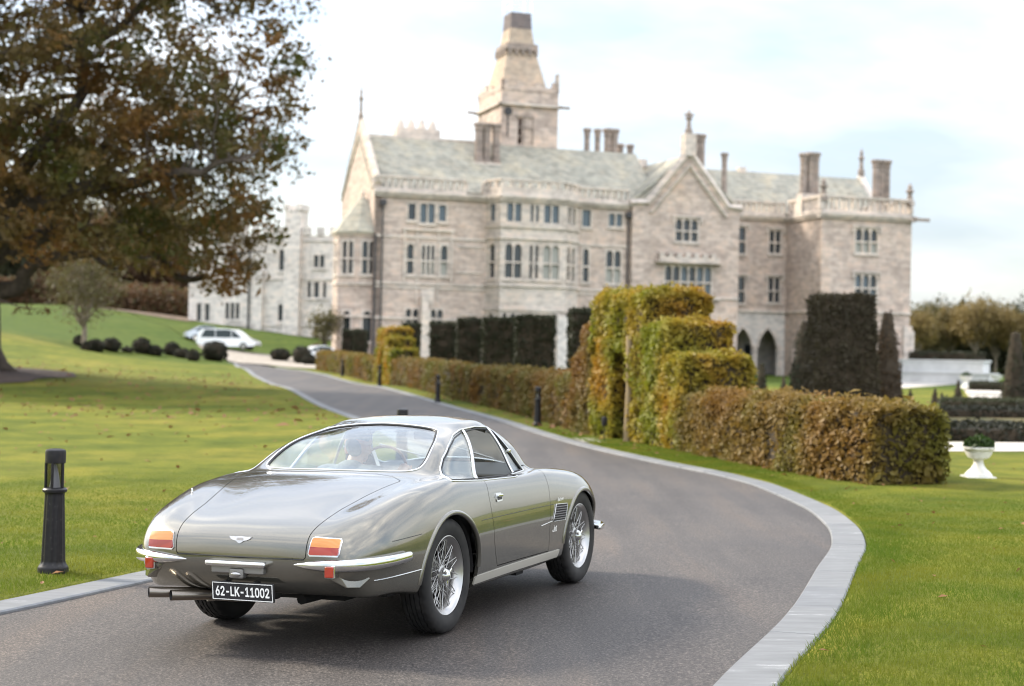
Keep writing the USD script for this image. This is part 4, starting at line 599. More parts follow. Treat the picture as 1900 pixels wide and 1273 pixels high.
for k, (px, d, pr, sc) in enumerate(LW):
    p = at(px, 600, d); copy_of(wood[pr], 'wood_tree', f"{('pale olive', 'rust coloured', 'dark green')[pr]} tree in the left wood, {OL[k]} of its colour counting from the left", 'tree', ('olive trees of the left wood', 'rust trees of the left wood', 'dark trees of the left wood')[pr], (p[0], p[1], Tz(p[0], p[1])-.4), _rt.random()*6, (sc, sc, sc*(.9+.2*_rt.random())))
for k, (px, d, pr, sc) in enumerate(RW):
    p = at(px, 690, d); copy_of(wood[pr], 'treeline_tree', f"{ {0: 'olive', 2: 'dark green', 3: 'golden brown'}[pr]} tree in the far right treeline, {OR_[k]} of its colour counting from the manor", 'tree', {0: 'olive trees of the right treeline', 2: 'dark trees of the right treeline', 3: 'golden trees of the right treeline'}[pr], (p[0], p[1], Tz(p[0], p[1])-.4), _rt.random()*6, (sc, sc, sc*(.92+.2*_rt.random())))
ug = thing('undergrowth', 'brown and olive undergrowth along the top of the bank under the left wood', 'undergrowth'); rng = np.random.default_rng(81); k = 26000; px_ = rng.random(k)*560-130; d_ = 158+18*rng.random(k); P = np.array([at(a, 600, b) for a, b in zip(px_[:1], d_[:1])]); X_ = (px_-950)/FPX*d_; hgt = 1.0+3.4*meshkit.fbm(np.stack([X_*.35, d_*.2, 0*X_], 1), 3, 4); P = np.column_stack([X_, d_, T(X_, d_)+hgt*rng.random(k)]); lf_ = leaves(P, np.repeat([[0, -.6, .5]], k, 0), .38, rng)
put('foliage', lf_, rust_leaf, ug, kind='stuff'); P2_ = P[::2]+[.2, .4, .1]; put('foliage', leaves(P2_, np.repeat([[0, -.6, .5]], len(P2_), 0), .36, rng), olive_leaf, ug, kind='stuff'); tag(ug, kind='stuff')
ground_patch('woodland_floor', Polygon([(-75, 153), (-45, 151.5), (-36, 150.5), (-31.5, 150), (-28, 170), (-80, 185)]), mottled('woodland_floor', [(.3, (.07, .045, .03)), (.7, (.17, .12, .08))], scale=1.5, rough=1.0), .05, 2.0)
ground_patch('forecourt', Polygon([(-20.7, 115.8), (-23.5, 121), (-26, 128), (-9, 128), (-9.5, 116), (-12.4, 103), (-15, 104.5), (-18, 111)]), gravel, .035, 1.0)
cf = thing('conifer', 'pointed dark conifer rising above the treeline right of the manor', 'tree', loc=(lambda p: (p[0], p[1], 0))(at(1784, 690, 268))); rng = np.random.default_rng(77); k = 5000; s = 1-np.sqrt(rng.random(k)); an = rng.random(k)*2*np.pi; rr = 3.0*(1-s)*(.35+.65*rng.random(k)); p = np.stack([rr*np.cos(an), rr*np.sin(an), 3+s*10.6-.25*rr], 1); put('crown', leaves(p, p*[.3, .3, 0], .4, rng), green_leaf, cf, kind='stuff'); put('trunk', tube([(0, 0, -.5), (0, 0, 13.2)], [.3, .04], 8), bark, cf, smooth=True)
# ------------------------------------------------------------------ the sports car: one Catmull-Clark surface, then cut into panels
def cc(V,Fq):
    """one Catmull-Clark step on a closed quad mesh"""
    n=len(V); fp=V[Fq].mean(1)
    e=np.sort(np.stack([Fq,np.roll(Fq,-1,1)],2).reshape(-1,2),1); ue,inv=np.unique(e,axis=0,return_inverse=True); inv=inv.reshape(-1)
    fid=np.repeat(np.arange(len(Fq)),4)
    es=V[ue].sum(1); fs=np.zeros((len(ue),3)); np.add.at(fs,inv,fp[fid]); ep=(es+fs)/4
    val=np.zeros(n); np.add.at(val,ue.ravel(),1)
    Fs=np.zeros((n,3)); np.add.at(Fs,Fq.ravel(),np.repeat(fp,4,0))
    mid=V[ue].mean(1); R=np.zeros((n,3)); np.add.at(R,ue[:,0],mid); np.add.at(R,ue[:,1],mid)
    v=val[:,None]; nv=(Fs/v+2*R/v+(v-3)*V)/v
    ie=inv.reshape(-1,4)+n; jf=np.arange(len(Fq))+n+len(ue)
    q=np.stack([np.stack([Fq[:,k],ie[:,k],jf,ie[:,k-1]],1) for k in range(4)],1).reshape(-1,4)
    return np.vstack([nv,ep,fp]),q
def limit(V,Fq):
    n=len(V); e=np.unique(np.sort(np.stack([Fq,np.roll(Fq,-1,1)],2).reshape(-1,2),1),axis=0)
    val=np.zeros(n); np.add.at(val,e.ravel(),1)
    E=np.zeros((n,3)); np.add.at(E,e[:,0],V[e[:,1]]); np.add.at(E,e[:,1],V[e[:,0]])
    D=np.zeros((n,3))
    for k in range(4): np.add.at(D,Fq[:,k],V[Fq[:,(k+2)%4]])
    v=val[:,None]; return (v*v*V+4*E+D)/(v*(v+5))
#  X, [y1..y4], [z0..z4], crease(y,z), low(y,z), sill(y,z), dX per column
ST=[
 (-2.165,(.22,.42,.555,.645),(.672,.672,.670,.668,.645),(.665,.565),(.655,.44),(.61,.340),(0,.0,.008,.025,.06)),
 (-1.985,(.23,.44,.580,.700),(.748,.747,.745,.752,.715),(.762,.59),(.748,.45),(.70,.325),(0,0,0,.0,.0)),
 (-1.77,(.24,.46,.600,.735),(.814,.811,.804,.814,.780),(.800,.615),(.795,.46),(.75,.32),(0,0,0,0,0)),
 (-1.52,(.25,.48,.620,.765),(.878,.876,.868,.868,.830),(.826,.63),(.822,.45),(.78,.285),(0,0,0,0,0)),
 (-1.27,(.26,.50,.635,.777),(.922,.920,.912,.900,.856),(.837,.632),(.833,.44),(.79,.26),(0,0,0,0,0)),
 (-1.05,(.28,.515,.665,.781),(.955,.953,.946,.908,.866),(.839,.632),(.833,.44),(.79,.24),(-.02,-.02,-.01,.03,.03)),
 (-.60,(.28,.50,.690,.782),(.93,.93,.92,.872,.850),(.832,.632),(.825,.44),(.785,.235),(0,0,0,0,0)),
 (-.20,(.28,.50,.697,.778),(.93,.93,.92,.862,.842),(.826,.632),(.818,.44),(.78,.235),(0,0,0,0,0)),
 (.20,(.28,.50,.692,.775),(.93,.93,.92,.858,.840),(.824,.632),(.816,.44),(.78,.235),(0,0,0,0,0)),
 (.52,(.28,.48,.660,.772),(.905,.903,.89,.862,.840),(.826,.632),(.818,.44),(.78,.235),(.26,.22,.12,0,0)),
 (.92,(.27,.46,.625,.770),(.862,.858,.845,.846,.815),(.833,.63),(.826,.44),(.785,.24),(.08,.06,.04,0,0)),
 (1.22,(.25,.44,.620,.770),(.825,.82,.808,.815,.780),(.838,.62),(.832,.44),(.79,.25),(.03,.03,.02,0,0)),
 (1.50,(.23,.42,.590,.725),(.775,.77,.758,.765,.725),(.795,.60),(.785,.44),(.74,.27),(0,0,0,0,0)),
 (1.72,(.21,.38,.520,.630),(.705,.70,.69,.69,.655),(.69,.57),(.68,.44),(.64,.29),(0,0,0,-.01,-.02)),
 (1.86,(.18,.33,.440,.520),(.62,.615,.61,.60,.58),(.54,.52),(.53,.42),(.50,.32),(0,0,0,-.02,-.05)),
]
TAIL={ # k: dX for tail rows   (relative to top row of same column)
 2:-.046,1:-.034,0:.055}
NOSE={2:.04,1:.02,0:-.06}
IR,IF=5,9
ROOF={5:(-.415,(.20,.345,.445),(1.205,1.200,1.183,1.160)),6:(-.24,(.21,.37,.478),(1.232,1.228,1.213,1.178)),7:(-.05,(.215,.38,.495),(1.247,1.243,1.226,1.186)),8:(.09,(.21,.37,.490),(1.242,1.238,1.222,1.183)),9:(.215,(.20,.35,.465),(1.222,1.217,1.20,1.168))}
def cage():
    nodes={}; N=len(ST)
    for i,(X,ys,zs,cr,lo,si,dx) in enumerate(ST):
        ys=(0,)+tuple(ys)
        for s in (1,-1):
            for j in range(5):
                nodes[(i,s*j,3)]=(X+dx[j],s*ys[j],zs[j])
            for k,(y,z) in ((2,cr),(1,lo),(0,si)):
                ex=dx[4]+(TAIL[k] if i==0 else NOSE[k] if i==N-1 else 0)
                nodes[(i,s*4,k)]=(X+ex,s*y,z)
            for j in range(4): # bottom
                nodes[(i,s*j,0)]=(X+dx[j]+(TAIL[0] if i==0 else NOSE[0] if i==N-1 else 0),s*ys[j]*si[0]/ys[4],si[1])
            if i in(0,N-1):
                T=TAIL if i==0 else NOSE
                for j in range(4):
                    for k,(y,z) in ((2,cr),(1,lo)):
                        nodes[(i,s*j,k)]=(X+dx[j]+T[k],s*ys[j]*(.5+.5*y/ys[4]),z)
    for i,(X,ys,zs) in ROOF.items():
        ys=(0,)+ys
        for s in (1,-1):
            for j in range(4): nodes[(i,s*j,5)]=(X+(.04 if i==9 else 0)*(1-j/3),s*ys[j],zs[j])
    for i in range(IR,IF+1):
        for j in range(-3,4):
            if i in (IR,IF) or abs(j)==3:
                a=np.array(nodes[(i,j,3)]); b=np.array(nodes[(i,j,5)]); m=.5*(a+b)
                d=np.zeros(3)
                if i==IR: d+=(-.022,0,.026)
                if i==IF: d+=(.018,0,.016)
                if abs(j)==3: d[1]+=np.sign(j)*.018
                nodes[(i,j,4)]=tuple(m+d)
    keys=list(nodes); idx={k:n for n,k in enumerate(keys)}; V=np.array([nodes[k] for k in keys],float); Fq=[]
    def q(*ks): Fq.append([idx[k] for k in ks])
    for i in range(N-1):
        for j in range(-4,4):
            if not(IR<=i<IF and -3<=j<3): q((i,j,3),(i+1,j,3),(i+1,j+1,3),(i,j+1,3))
            else: q((i,j,5),(i+1,j,5),(i+1,j+1,5),(i,j+1,5))
            q((i,j,0),(i,j+1,0),(i+1,j+1,0),(i+1,j,0))
        for k in range(3):
            q((i,4,k),(i,4,k+1),(i+1,4,k+1),(i+1,4,k)); q((i,-4,k),(i+1,-4,k),(i+1,-4,k+1),(i,-4,k+1))
    for j in range(-4,4):
        for k in range(3):
            q((0,j,k),(0,j,k+1),(0,j+1,k+1),(0,j+1,k)); q((N-1,j,k),(N-1,j+1,k),(N-1,j+1,k+1),(N-1,j,k+1))
    for k in (3,4):
        for i in range(IR,IF):
            q((i,3,k),(i,3,k+1),(i+1,3,k+1),(i+1,3,k)); q((i,-3,k),(i+1,-3,k),(i+1,-3,k+1),(i,-3,k+1))
        for j in range(-3,3):
            q((IR,j,k),(IR,j,k+1),(IR,j+1,k+1),(IR,j+1,k)); q((IF,j,k),(IF,j+1,k),(IF,j+1,k+1),(IF,j,k+1))
    Fq=np.array(Fq); used=np.unique(Fq); re=np.full(len(V),-1); re[used]=np.arange(len(used))
    return V[used],re[Fq]
def body(levels=4):
    T,Fq=cage(); V=T.copy()
    val=np.bincount(np.unique(np.sort(np.stack([Fq,np.roll(Fq,-1,1)],2).reshape(-1,2),1),axis=0).ravel()); w=np.where(val==4,.9,.0)[:,None]
    for _ in range(12): V+=w*(T-limit(V,Fq))
    for _ in range(levels): V,Fq=cc(V,Fq)
    return V,Fq
CO = np.array([-.6431, 10.5948, .0336]); _h, _b = math.radians(21.7127), math.radians(-1.2685)
_F = np.array([math.sin(_h), math.cos(_h), 0]); _L0 = np.array([-math.cos(_h), math.sin(_h), 0]); _L = _L0*math.cos(_b) + np.array([0, 0, 1])*math.sin(_b); _U = np.cross(_F, _L)
CM = np.eye(4); CM[0, :3], CM[1, :3], CM[2, :3], CM[3, :3] = _F, _L, _U, CO
car = thing('sports_car', 'silver grey vintage fastback coupe with wire wheels driving up the curved drive', 'car', matrix=CM)
paint = mat('car_paint', {
    'g': ('geometry', {}), 'v': ('voronoi_texture', {'scale': 1500.0}), 'r': ('rgb_ramp', {'ramp': [(0, (.152, .142, .118)), (1, (.22, .207, .174))]}),
    'o': ('noise_texture', {'scale': 5.0, 'detail': 2.0}), 'rr': ('map_range', {'from_min': .3, 'from_max': .7, 'to_min': .17, 'to_max': .21}),
    'p': ('principled_bsdf', {'metallic': .88, 'coat_weight': 1.0, 'coat_roughness': .015, 'coat_ior': 1.65})},
    [('g.position', 'v.vector'), ('v.distance', 'r.fac'), ('r.color', 'p.base_color'), ('g.position', 'o.vector'), ('o.fac', 'rr.value'), ('rr.result', 'p.roughness')])
sill_paint = plain('sill_paint', (.46, .43, .37), .34, .6, coat_weight=.4)
chrome = mat('chrome', {'g': ('geometry', {}), 'n': ('noise_texture', {'scale': 9.0, 'detail': 3.0}), 'm': ('map_range', {'from_min': .3, 'from_max': .7, 'to_min': .045, 'to_max': .10}), 'p': ('principled_bsdf', {'base_color': (.80, .80, .80), 'metallic': 1.0})}, [('g.position', 'n.vector'), ('n.fac', 'm.value'), ('m.result', 'p.roughness')])
alloy = plain('bright_metal', (.52, .51, .50), .26, 1.0)
dull_metal = plain('dull_metal', (.28, .27, .26), .42, .9)
steel_dark = plain('exhaust_steel', (.30, .265, .23), .26, 1.0)
black_trim = plain('black_rubber', (.012, .012, .013), .5)
under_black = plain('underbody_black', (.012, .011, .011), .8)
tyre_rubber = mat('tyre_rubber', {'g': ('geometry', {}), 'n': ('noise_texture', {'scale': 14.0, 'detail': 5.0}), 'r': ('rgb_ramp', {'ramp': [(.35, (.010, .0095, .0095)), (.7, (.020, .0185, .0175))]}), 'p': ('principled_bsdf', {'roughness': .6, 'specular_ior_level': .25})}, [('g.position', 'n.vector'), ('n.fac', 'r.fac'), ('r.color', 'p.base_color')])
leather = plain('black_leather', (.018, .017, .017), .45)
carpet = plain('dark_carpet', (.02, .02, .02), .95)
headlining = plain('pale_headlining', (.30, .285, .25), .9)
def lens_mat(name, c): return plain(name, c, .06, 0.0, coat_weight=1.0, coat_roughness=.02, subsurface_weight=0.0)
red_lens, amber_lens = lens_mat('red_lens', (.26, .028, .014)), lens_mat('amber_lens', (.56, .22, .045))
glass = mat('window_glass', {'t': ('transparent_bsdf', {'color': (.90, .93, .92)}), 'gl': ('glossy_bsdf', {'color': (1, 1, 1), 'roughness': .004}), 'fr': ('layer_weight', {'blend': .5}), 'pw': ('math', {'math_type': 'power', 'value2': 4.2}), 'k': ('math', {'math_type': 'multiply_add', 'value2': .95, 'value3': .075, 'use_clamp': True}), 'mx': ('mix_closure', {})},
            [('fr.facing', 'pw.value1'), ('pw.value', 'k.value1'), ('k.value', 'mx.fac'), ('t.BSDF', 'mx.closure1'), ('gl.BSDF', 'mx.closure2')], surface='mx.closure')

BV, BF = body(3); BT = np.vstack([BF[:, [0, 1, 2]], BF[:, [0, 2, 3]]])
_, _, BN = meshkit.arrays((BV, BT), True)
_A0, _E1, _E2 = BV[BT[:, 0]], BV[BT[:, 1]]-BV[BT[:, 0]], BV[BT[:, 2]]-BV[BT[:, 0]]
def hit(o, d):
    """first point of the body surface on a ray, with its normal"""
    o, d = np.asarray(o, float), np.asarray(d, float); h = np.cross(d, _E2); a = (_E1*h).sum(1); a = np.where(abs(a) < 1e-12, 1e-12, a); s = o-_A0
    uu = (s*h).sum(1)/a; q = np.cross(s, _E1); vv = (q @ d)/a; t = (_E2*q).sum(1)/a; ok = np.where((uu > -1e-6) & (vv > -1e-6) & (uu+vv < 1+1e-6) & (t > 1e-4))[0]
    if not len(ok): return None, None
    k = ok[np.argmin(t[ok])]; f = BT[k]; n = BN[f[0]]*(1-uu[k]-vv[k]) + BN[f[1]]*uu[k] + BN[f[2]]*vv[k]
    return o+d*t[k], n/np.linalg.norm(n)
# the three ways to look at the body: from a side (x, z), from behind (y, z) and from behind and above (y, x+z)
def on_side(s): return lambda p: hit((p[0], s*2.0, p[1]), (0, -s, 0))
on_rear = lambda p: hit((-4.0, p[0], p[1]), (1, 0, 0))
_q = math.sqrt(.5)
on_slant = lambda p: hit((p[1]/2-3, p[0], p[1]/2+3), (_q, 0, -_q))
on_top = lambda p: hit((p[0], p[1], 3.0), (0, 0, -1))
def dense(poly, step=.02):
    l = poly.exterior if hasattr(poly, 'exterior') else LineString(poly); n = max(8, int(l.length/step)); return [l.interpolate(k/n, normalized=True).coords[0] for k in range(n + (0 if hasattr(poly, 'exterior') else 1))]
def on_surface(line, view, lift=0.0, step=.02):
    out = []
    for p in dense(line, step):
        a, n = view(p)
        if a is not None: out.append(a+n*lift)
    return np.array(out)
def patch(poly, view, h0, h1, step=.02):
    """a thin plate lying on the body: from h0 to h1 above the surface"""
    ring = Polygon(dense(poly, step)); x0, y0, x1, y1 = ring.bounds; inner = ring.buffer(-step*.45)
    pts = [p for p in np.array(ring.exterior.coords)[:-1]]; nb = len(pts)
    for gx in np.arange(x0, x1, step):
        for gy in np.arange(y0, y1, step):
            if inner.contains(Point(gx, gy)): pts.append((gx, gy))
    pts = np.array(pts); from scipy.spatial import Delaunay
    tri = Delaunay(pts).simplices; c = pts[tri].mean(1); keep = [ring.contains(Point(p)) for p in c]; tri = tri[np.array(keep)]
    a, b = pts[tri[:, 1]]-pts[tri[:, 0]], pts[tri[:, 2]]-pts[tri[:, 0]]; cr = a[:, 0]*b[:, 1]-a[:, 1]*b[:, 0]; tri = tri[abs(cr) > 1e-9]; cr = cr[abs(cr) > 1e-9]; tri[cr < 0] = tri[cr < 0][:, ::-1]
    H = [view(p) for p in pts]; n = len(pts); last = None
    for k in range(n):
        if H[k][0] is None: H[k] = last
        else: last = H[k]
    S = np.array([h[0] for h in H]); N = np.array([h[1] for h in H]); V = np.vstack([S+N*h1, S+N*h0])
    side = [];
    for k in range(nb):
        l = (k+1) % nb; side += [(k, n+k, n+l), (k, n+l, l)]
    m = trimesh.Trimesh(V, np.vstack([tri, tri[:, ::-1]+n, side]), process=False)
    nf = np.cross(V[tri[:, 1]]-V[tri[:, 0]], V[tri[:, 2]]-V[tri[:, 0]])
    if (nf*N[tri[:, 0]]).sum() < 0: m.invert()
    return m
def side_prism(poly, s):      # (x, z) polygon -> solid through one side
    m = prism(poly, 1.0); m.vertices = np.stack([m.vertices[:, 0], s*(.30 + m.vertices[:, 2]), m.vertices[:, 1]], 1)
    if m.volume < 0: m.invert()
    return to_man(m)
def slant_prism(poly, depth=(-1.0, 1.9)):   # (y, x+z) polygon
    m = prism(poly, depth[1]-depth[0]); y, sm, t = m.vertices[:, 0], m.vertices[:, 1], m.vertices[:, 2] + depth[0]
    m.vertices = np.stack([sm/2 - t*_q + 0.0, y, sm/2 + t*_q], 1)
    if m.volume < 0: m.invert()
    return to_man(m)
def smooth_poly(pts, it=2, closed=True):
    p = np.asarray(pts, float)
    for _ in range(it):
        q = np.roll(p, -1, 0); p = np.stack([.75*p+.25*q, .25*p+.75*q], 1).reshape(-1, 2)
    return Polygon(p)
def both(half): h = list(half); return h + [(-a, b) for a, b in h[::-1] if a > 1e-6]

def offset_solid(d): return to_man(trimesh.Trimesh(BV - BN*d, BT, process=False))
outer = offset_solid(0); shell = outer - offset_solid(.022)
# outlines measured on the car
DLO = Polygon([(-1.06, .893), (-.985, .912), (-.93, .957), (-.835, 1.012), (-.667, 1.076), (-.47, 1.132), (-.30, 1.163), (-.10, 1.176), (.095, 1.167), (.155, 1.13), (.20, 1.05), (.268, .945), (.33, .872), (-.047, .853), (-.60, .866)])
REAR = smooth_poly(both([(0, .787), (.10, .775), (.20, .757), (.30, .745), (.355, .735), (.395, .705), (.415, .65), (.455, .515), (.492, .38), (.527, .147), (.536, .02), (.530, -.07), (.49, -.125), (.40, -.152), (.28, -.162), (.12, -.163), (0, -.163)]), 1)
LID = both([(0, -.222), (.31, -.226), (.44, -.292), (.54, -.405), (.546, -.44), (.533, -.535), (.485, -.813), (.447, -1.08), (.430, -1.327), (.416, -1.50), (.409, -1.672), (0, -1.684)])
LID = Polygon(LID).buffer(-.02).buffer(.02)
DOOR = Polygon([(-.58, .872), (-.60, .76), (-.592, .667), (-.55, .495), (-.505, .405), (-.44, .315), (.50, .305), (.478, .45), (.466, .58), (.482, .743), (.476, .86), (.40, .90), (-.3, .9)]).buffer(-.012).buffer(.012)
WIND = smooth_poly(both([(0, 2.0), (.30, 1.99), (.44, 1.96), (.55, 1.83), (.60, 1.6), (.585, 1.42), (.50, 1.36), (0, 1.375)]), 1)   # (y, x+... ) front screen, seen from ahead
def front_prism(poly):
    m = prism(poly, 2.6); y, sm, t = m.vertices[:, 0], m.vertices[:, 1], m.vertices[:, 2] - .35; m.vertices = np.stack([sm/2 + t*_q - .0, y, -sm/2 + t*_q + 1.0 + .35], 1)
    if m.volume < 0: m.invert()
    return to_man(m)
arch = {}
def arch_poly(x, rx, rz, zc=.33): a = np.linspace(0, 2*np.pi, 72, endpoint=False); return Polygon(np.stack([x+rx*np.cos(a), zc+rz*np.sin(a)], 1))
ARCH = [arch_poly(-1.18, .405, .375), arch_poly(1.165, .385, .350)]
def well(poly, s):
    m = prism(poly, .46); m.vertices = np.stack([m.vertices[:, 0], s*(.50 + m.vertices[:, 2]), m.vertices[:, 1]], 1)
    if m.volume < 0: m.invert()
    return to_man(m)
wells = Manifold.batch_boolean([well(p, s) for p in ARCH for s in (1, -1)], manifold3d.OpType.Add)
# windscreen outline taken on the surface from above: (x, y)
def top_prism(poly, z0, z1):
    return to_man(prism(poly, z1-z0, z0))
SCREEN = Polygon(both([(0, .0)])) if False else None
_ws = [(.30, .0), (.30, .25), (.285, .40), (.33, .475), (.45, .535), (.56, .555), (.64, .53), (.70, .42), (.74, .22), (.75, 0)]
SCREEN = Polygon([(a, b) for a, b in _ws] + [(a, -b) for a, b in _ws[::-1] if b > 0])
cut = [side_prism(DLO, s) for s in (1, -1)] + [slant_prism(REAR, (.75, 1.8)), top_prism(SCREEN, .80, 1.4)]
openings = Manifold.batch_boolean(cut, manifold3d.OpType.Add)
skin = shell - wells - openings
gap = .0026; above = to_man(bx(-2.6, -1, .50, 0, 1, 1.3)); lidcut = lambda b: slant_prism(LID.buffer(b), (1.15, 2.3)) ^ above
lid = skin ^ lidcut(-gap)
doors = [skin ^ side_prism(DOOR.buffer(-gap), s) for s in (1, -1)]
_hd = [(.80, 0), (.79, .30), (.72, .52), (.86, .60), (1.2, .575), (1.5, .52), (1.70, .43), (1.74, .2), (1.745, 0)]
HOOD = Polygon([(a, b) for a, b in _hd] + [(a, -b) for a, b in _hd[::-1] if b > 0]); hood = skin ^ top_prism(HOOD.buffer(-gap), .55, 1.2)
SILL = Polygon([(-.83, .293), (.735, .296), (.69, .20), (-.86, .20)])
main = skin - lidcut(gap) - side_prism(DOOR.buffer(gap), 1) - side_prism(DOOR.buffer(gap), -1) - top_prism(HOOD.buffer(gap), .55, 1.2)
_tree = cKDTree(BV)
def car_part(name, man, m, parent=None, label=None):
    """mesh with the normals of the whole smooth body where it lies on the body's surface"""
    t = from_man(man) if hasattr(man, 'to_mesh') else man
    t = trimesh.graph.smooth_shade(t, angle=math.radians(28), facet_minarea=None); v, f = np.array(t.vertices), np.array(t.faces); _, _, n = meshkit.arrays(trimesh.Trimesh(v, f, process=False), True)
    dist, idx = _tree.query(v, k=4); w = 1/np.maximum(dist, 1e-5)**2; nb = (BN[idx]*w[..., None]).sum(1); nb /= np.linalg.norm(nb, axis=1, keepdims=True)
    near = ((v-BV[idx[:, 0]])*BN[idx[:, 0]]).sum(1); ok = (abs(near) < .004) & ((nb*n).sum(1) > .88); n = np.where(ok[:, None], nb, n)
    g = usdkit.mesh(stage, numbered(path_of(parent or car), name), trimesh.Trimesh(v, f, process=False), m, False)
    g.CreateNormalsAttr(Vt.Vec3fArray.FromNumpy(n.astype(np.float32))); g.SetNormalsInterpolation('vertex'); return tag(g, label)
bodyp = car_part('body', main, paint)
lidp = car_part('boot_lid', lid, paint); hoodp = car_part('bonnet', hood, paint)
doorp = [car_part('door', d, paint) for d in doors]
for s, par in ((1, bodyp), (-1, bodyp)):
    put('sill', patch(SILL.intersection(sbox(-.82, .245, .70, .296)), on_side(s), -.002, .007), sill_paint, car, smooth=40, label='lighter satin sill panel')
# ---- windows
pane = offset_solid(.006) - offset_solid(.0105)
def pane_part(name, man): t = from_man(man); put(name, t, glass, car, smooth=30)
pane_part('rear_window', pane ^ slant_prism(REAR.buffer(.006), (.75, 1.8)))
pane_part('windscreen', pane ^ top_prism(SCREEN.buffer(.006), .80, 1.4))
BP0, BP1 = (-.285, 1.158), (-.515, .866)           # the pillar bar between quarter window and door window
VP0, VP1 = (.085, 1.166), (.125, .866)             # the bar between door window and vent window
quarter = Polygon([(-1.06, .893), (-.985, .912), (-.93, .957), (-.835, 1.012), (-.667, 1.076), (-.47, 1.132), BP0, BP1, (-.60, .866)])
ventw = Polygon([VP0, (.155, 1.13), (.20, 1.05), (.268, .945), (.33, .872), VP1])
doorw = Polygon([BP0, (-.10, 1.176), VP0, VP1, (-.047, .853), BP1])
for s in (1, -1):
    pane_part('quarter_window', pane ^ side_prism(quarter.buffer(.004), s)); pane_part('vent_window', pane ^ side_prism(ventw.buffer(.004), s))
    if s > 0: pane_part('door_window', pane ^ side_prism(doorw, s))
def trim_line(name, line, view, r, m=chrome, closed=True, lift=.001, step=.02, n=8, parent=None, label=None):
    p = on_surface(line, view, lift, step); put(name, tube(p, r, n, closed), m, parent or car, smooth=60, label=label)
trim_line('rear_window_trim', REAR.buffer(.004), on_slant, .0065)
trim_line('rear_window_seal', REAR.buffer(-.008), on_slant, .006, black_trim, lift=-.004)
trim_line('windscreen_trim', SCREEN.buffer(.004), on_top, .008)
for s in (1, -1):
    v = on_side(s)
    trim_line('window_trim', DLO.buffer(.003), v, .006)
    trim_line('window_seal', DLO.buffer(-.008), v, .005, black_trim, lift=-.004)
    trim_line('window_pillar', LineString([BP0, BP1]), v, [.011]*12 if False else .0125, closed=False, lift=.0, step=.03)
    trim_line('vent_frame', LineString([VP0, VP1]), v, .010, closed=False, step=.03)
    trim_line('vent_frame', LineString([(.125, 1.155), (.30, .885)]), v, .005, black_trim, closed=False, step=.03)
    a, n = v((.205, 1.005)); put('vent_latch', moved(rounded(-.018, -.012, -.012, .018, .012, .012, .006), a+n*.006), chrome, car, smooth=50)
# ---- wheel arches
for p in ARCH:
    for s in (1, -1):
        arc = [q for q in dense(p.buffer(.010), .02)]; x0 = (p.bounds[0]+p.bounds[2])/2; arc = sorted([q for q in arc if q[1] > .33], key=lambda q: -math.atan2(q[1]-.33, q[0]-x0))
        pts = [on_side(s)(q) for q in arc]; pts = np.array([a - n*.006 for a, n in pts if a is not None]); put('arch_lip', tube(pts, .017, 10), paint, car, smooth=60)
        a_ = np.linspace(-.05, np.pi+.05, 28); R_ = (p.bounds[2]-p.bounds[0])/2+.012; prof = np.stack([x0+R_*np.cos(a_), .33+(R_-.035)*np.sin(a_)], 1); V = []
        for yy in (s*.775, s*.49): V += [np.stack([prof[:, 0], np.full(28, yy), prof[:, 1]], 1)]
        V = np.vstack(V + [np.array([[x0, s*.49, .33]])]); f = [(k, k+1, 28+k+1) for k in range(27)] + [(k, 28+k+1, 28+k) for k in range(27)] + [(28+k, 28+k+1, 56) for k in range(27)]
        put('wheel_arch_liner', trimesh.Trimesh(V, f, process=False), under_black, car)
put('underbody', [bx(-1.60, -.60, .262, 1.70, .60, .285), bx(-1.45, -.25, .20, -.95, .25, .262), tube([(-1.18, -.6, .33), (-1.18, .6, .33)], .05), tube([(-1.7, -.1, .235), (.8, -.1, .20)], .03), bx(.2, -.35, .18, 1.2, .35, .262), bx(.25, -.66, .16, .38, -.55, .26)], under_black, car)
# ---- wheels
def tyre_mesh():
    prof = [(.232, -.070), (.238, -.080), (.262, -.090), (.292, -.092), (.315, -.087), (.330, -.078), (.3375, -.066)]
    g = [-.066, -.047, -.0455, -.040, -.0385, -.017, -.0155, -.0095, -.008, .008, .0095, .0155, .017, .0385, .040, .0455, .047, .066]
    for k, x in enumerate(g): crown = .343-.0055*(x/.066)**2; prof.append((crown-(.008 if k % 4 in (2, 3) else 0), x))
    prof += [(.3375, .0665), (.330, .078), (.315, .087), (.292, .092), (.262, .090), (.238, .080), (.232, .070)]
    m = lathe(prof, 96); v = m.vertices; N = 96
    for i, (r_, x) in enumerate(prof):
        if r_ > .330:
            k = np.arange(N)+i*N; z = ((np.arange(N) + int(abs(x)*180)) % 3 == 0); sc = 1 - .0065*z/r_*(1 if abs(x) > .018 else .4); v[k, 0] *= sc; v[k, 1] *= sc
    m.vertices = v; return m
TYRE = tyre_mesh()
RIM = lathe([(.205, -.066), (.232, -.074), (.238, -.066), (.228, -.060), (.214, -.050), (.196, -.020), (.192, .0), (.196, .030), (.214, .052), (.228, .062), (.239, .068), (.239, .076), (.231, .078), (.224, .071), (.207, .060), (.190, .034), (.186, 0), (.190, -.025), (.205, -.066)], 64)
HUB = [lathe([(.0, -.06), (.052, -.06), (.060, -.05), (.048, -.04), (.044, .0), (.050, .028), (.058, .034), (.058, .042), (.046, .046), (.044, .060), (0, .060)], 32)]
NUT = [lathe([(0, .06), (.040, .06), (.042, .068), (.034, .080), (.020, .090), (0, .094)], 24)] + [moved(rounded(.020, -.011, .064, .068, .011, .084, .006), rot=RZ(a)) for a in (.5, .5+2*math.pi/3, .5+4*math.pi/3)]
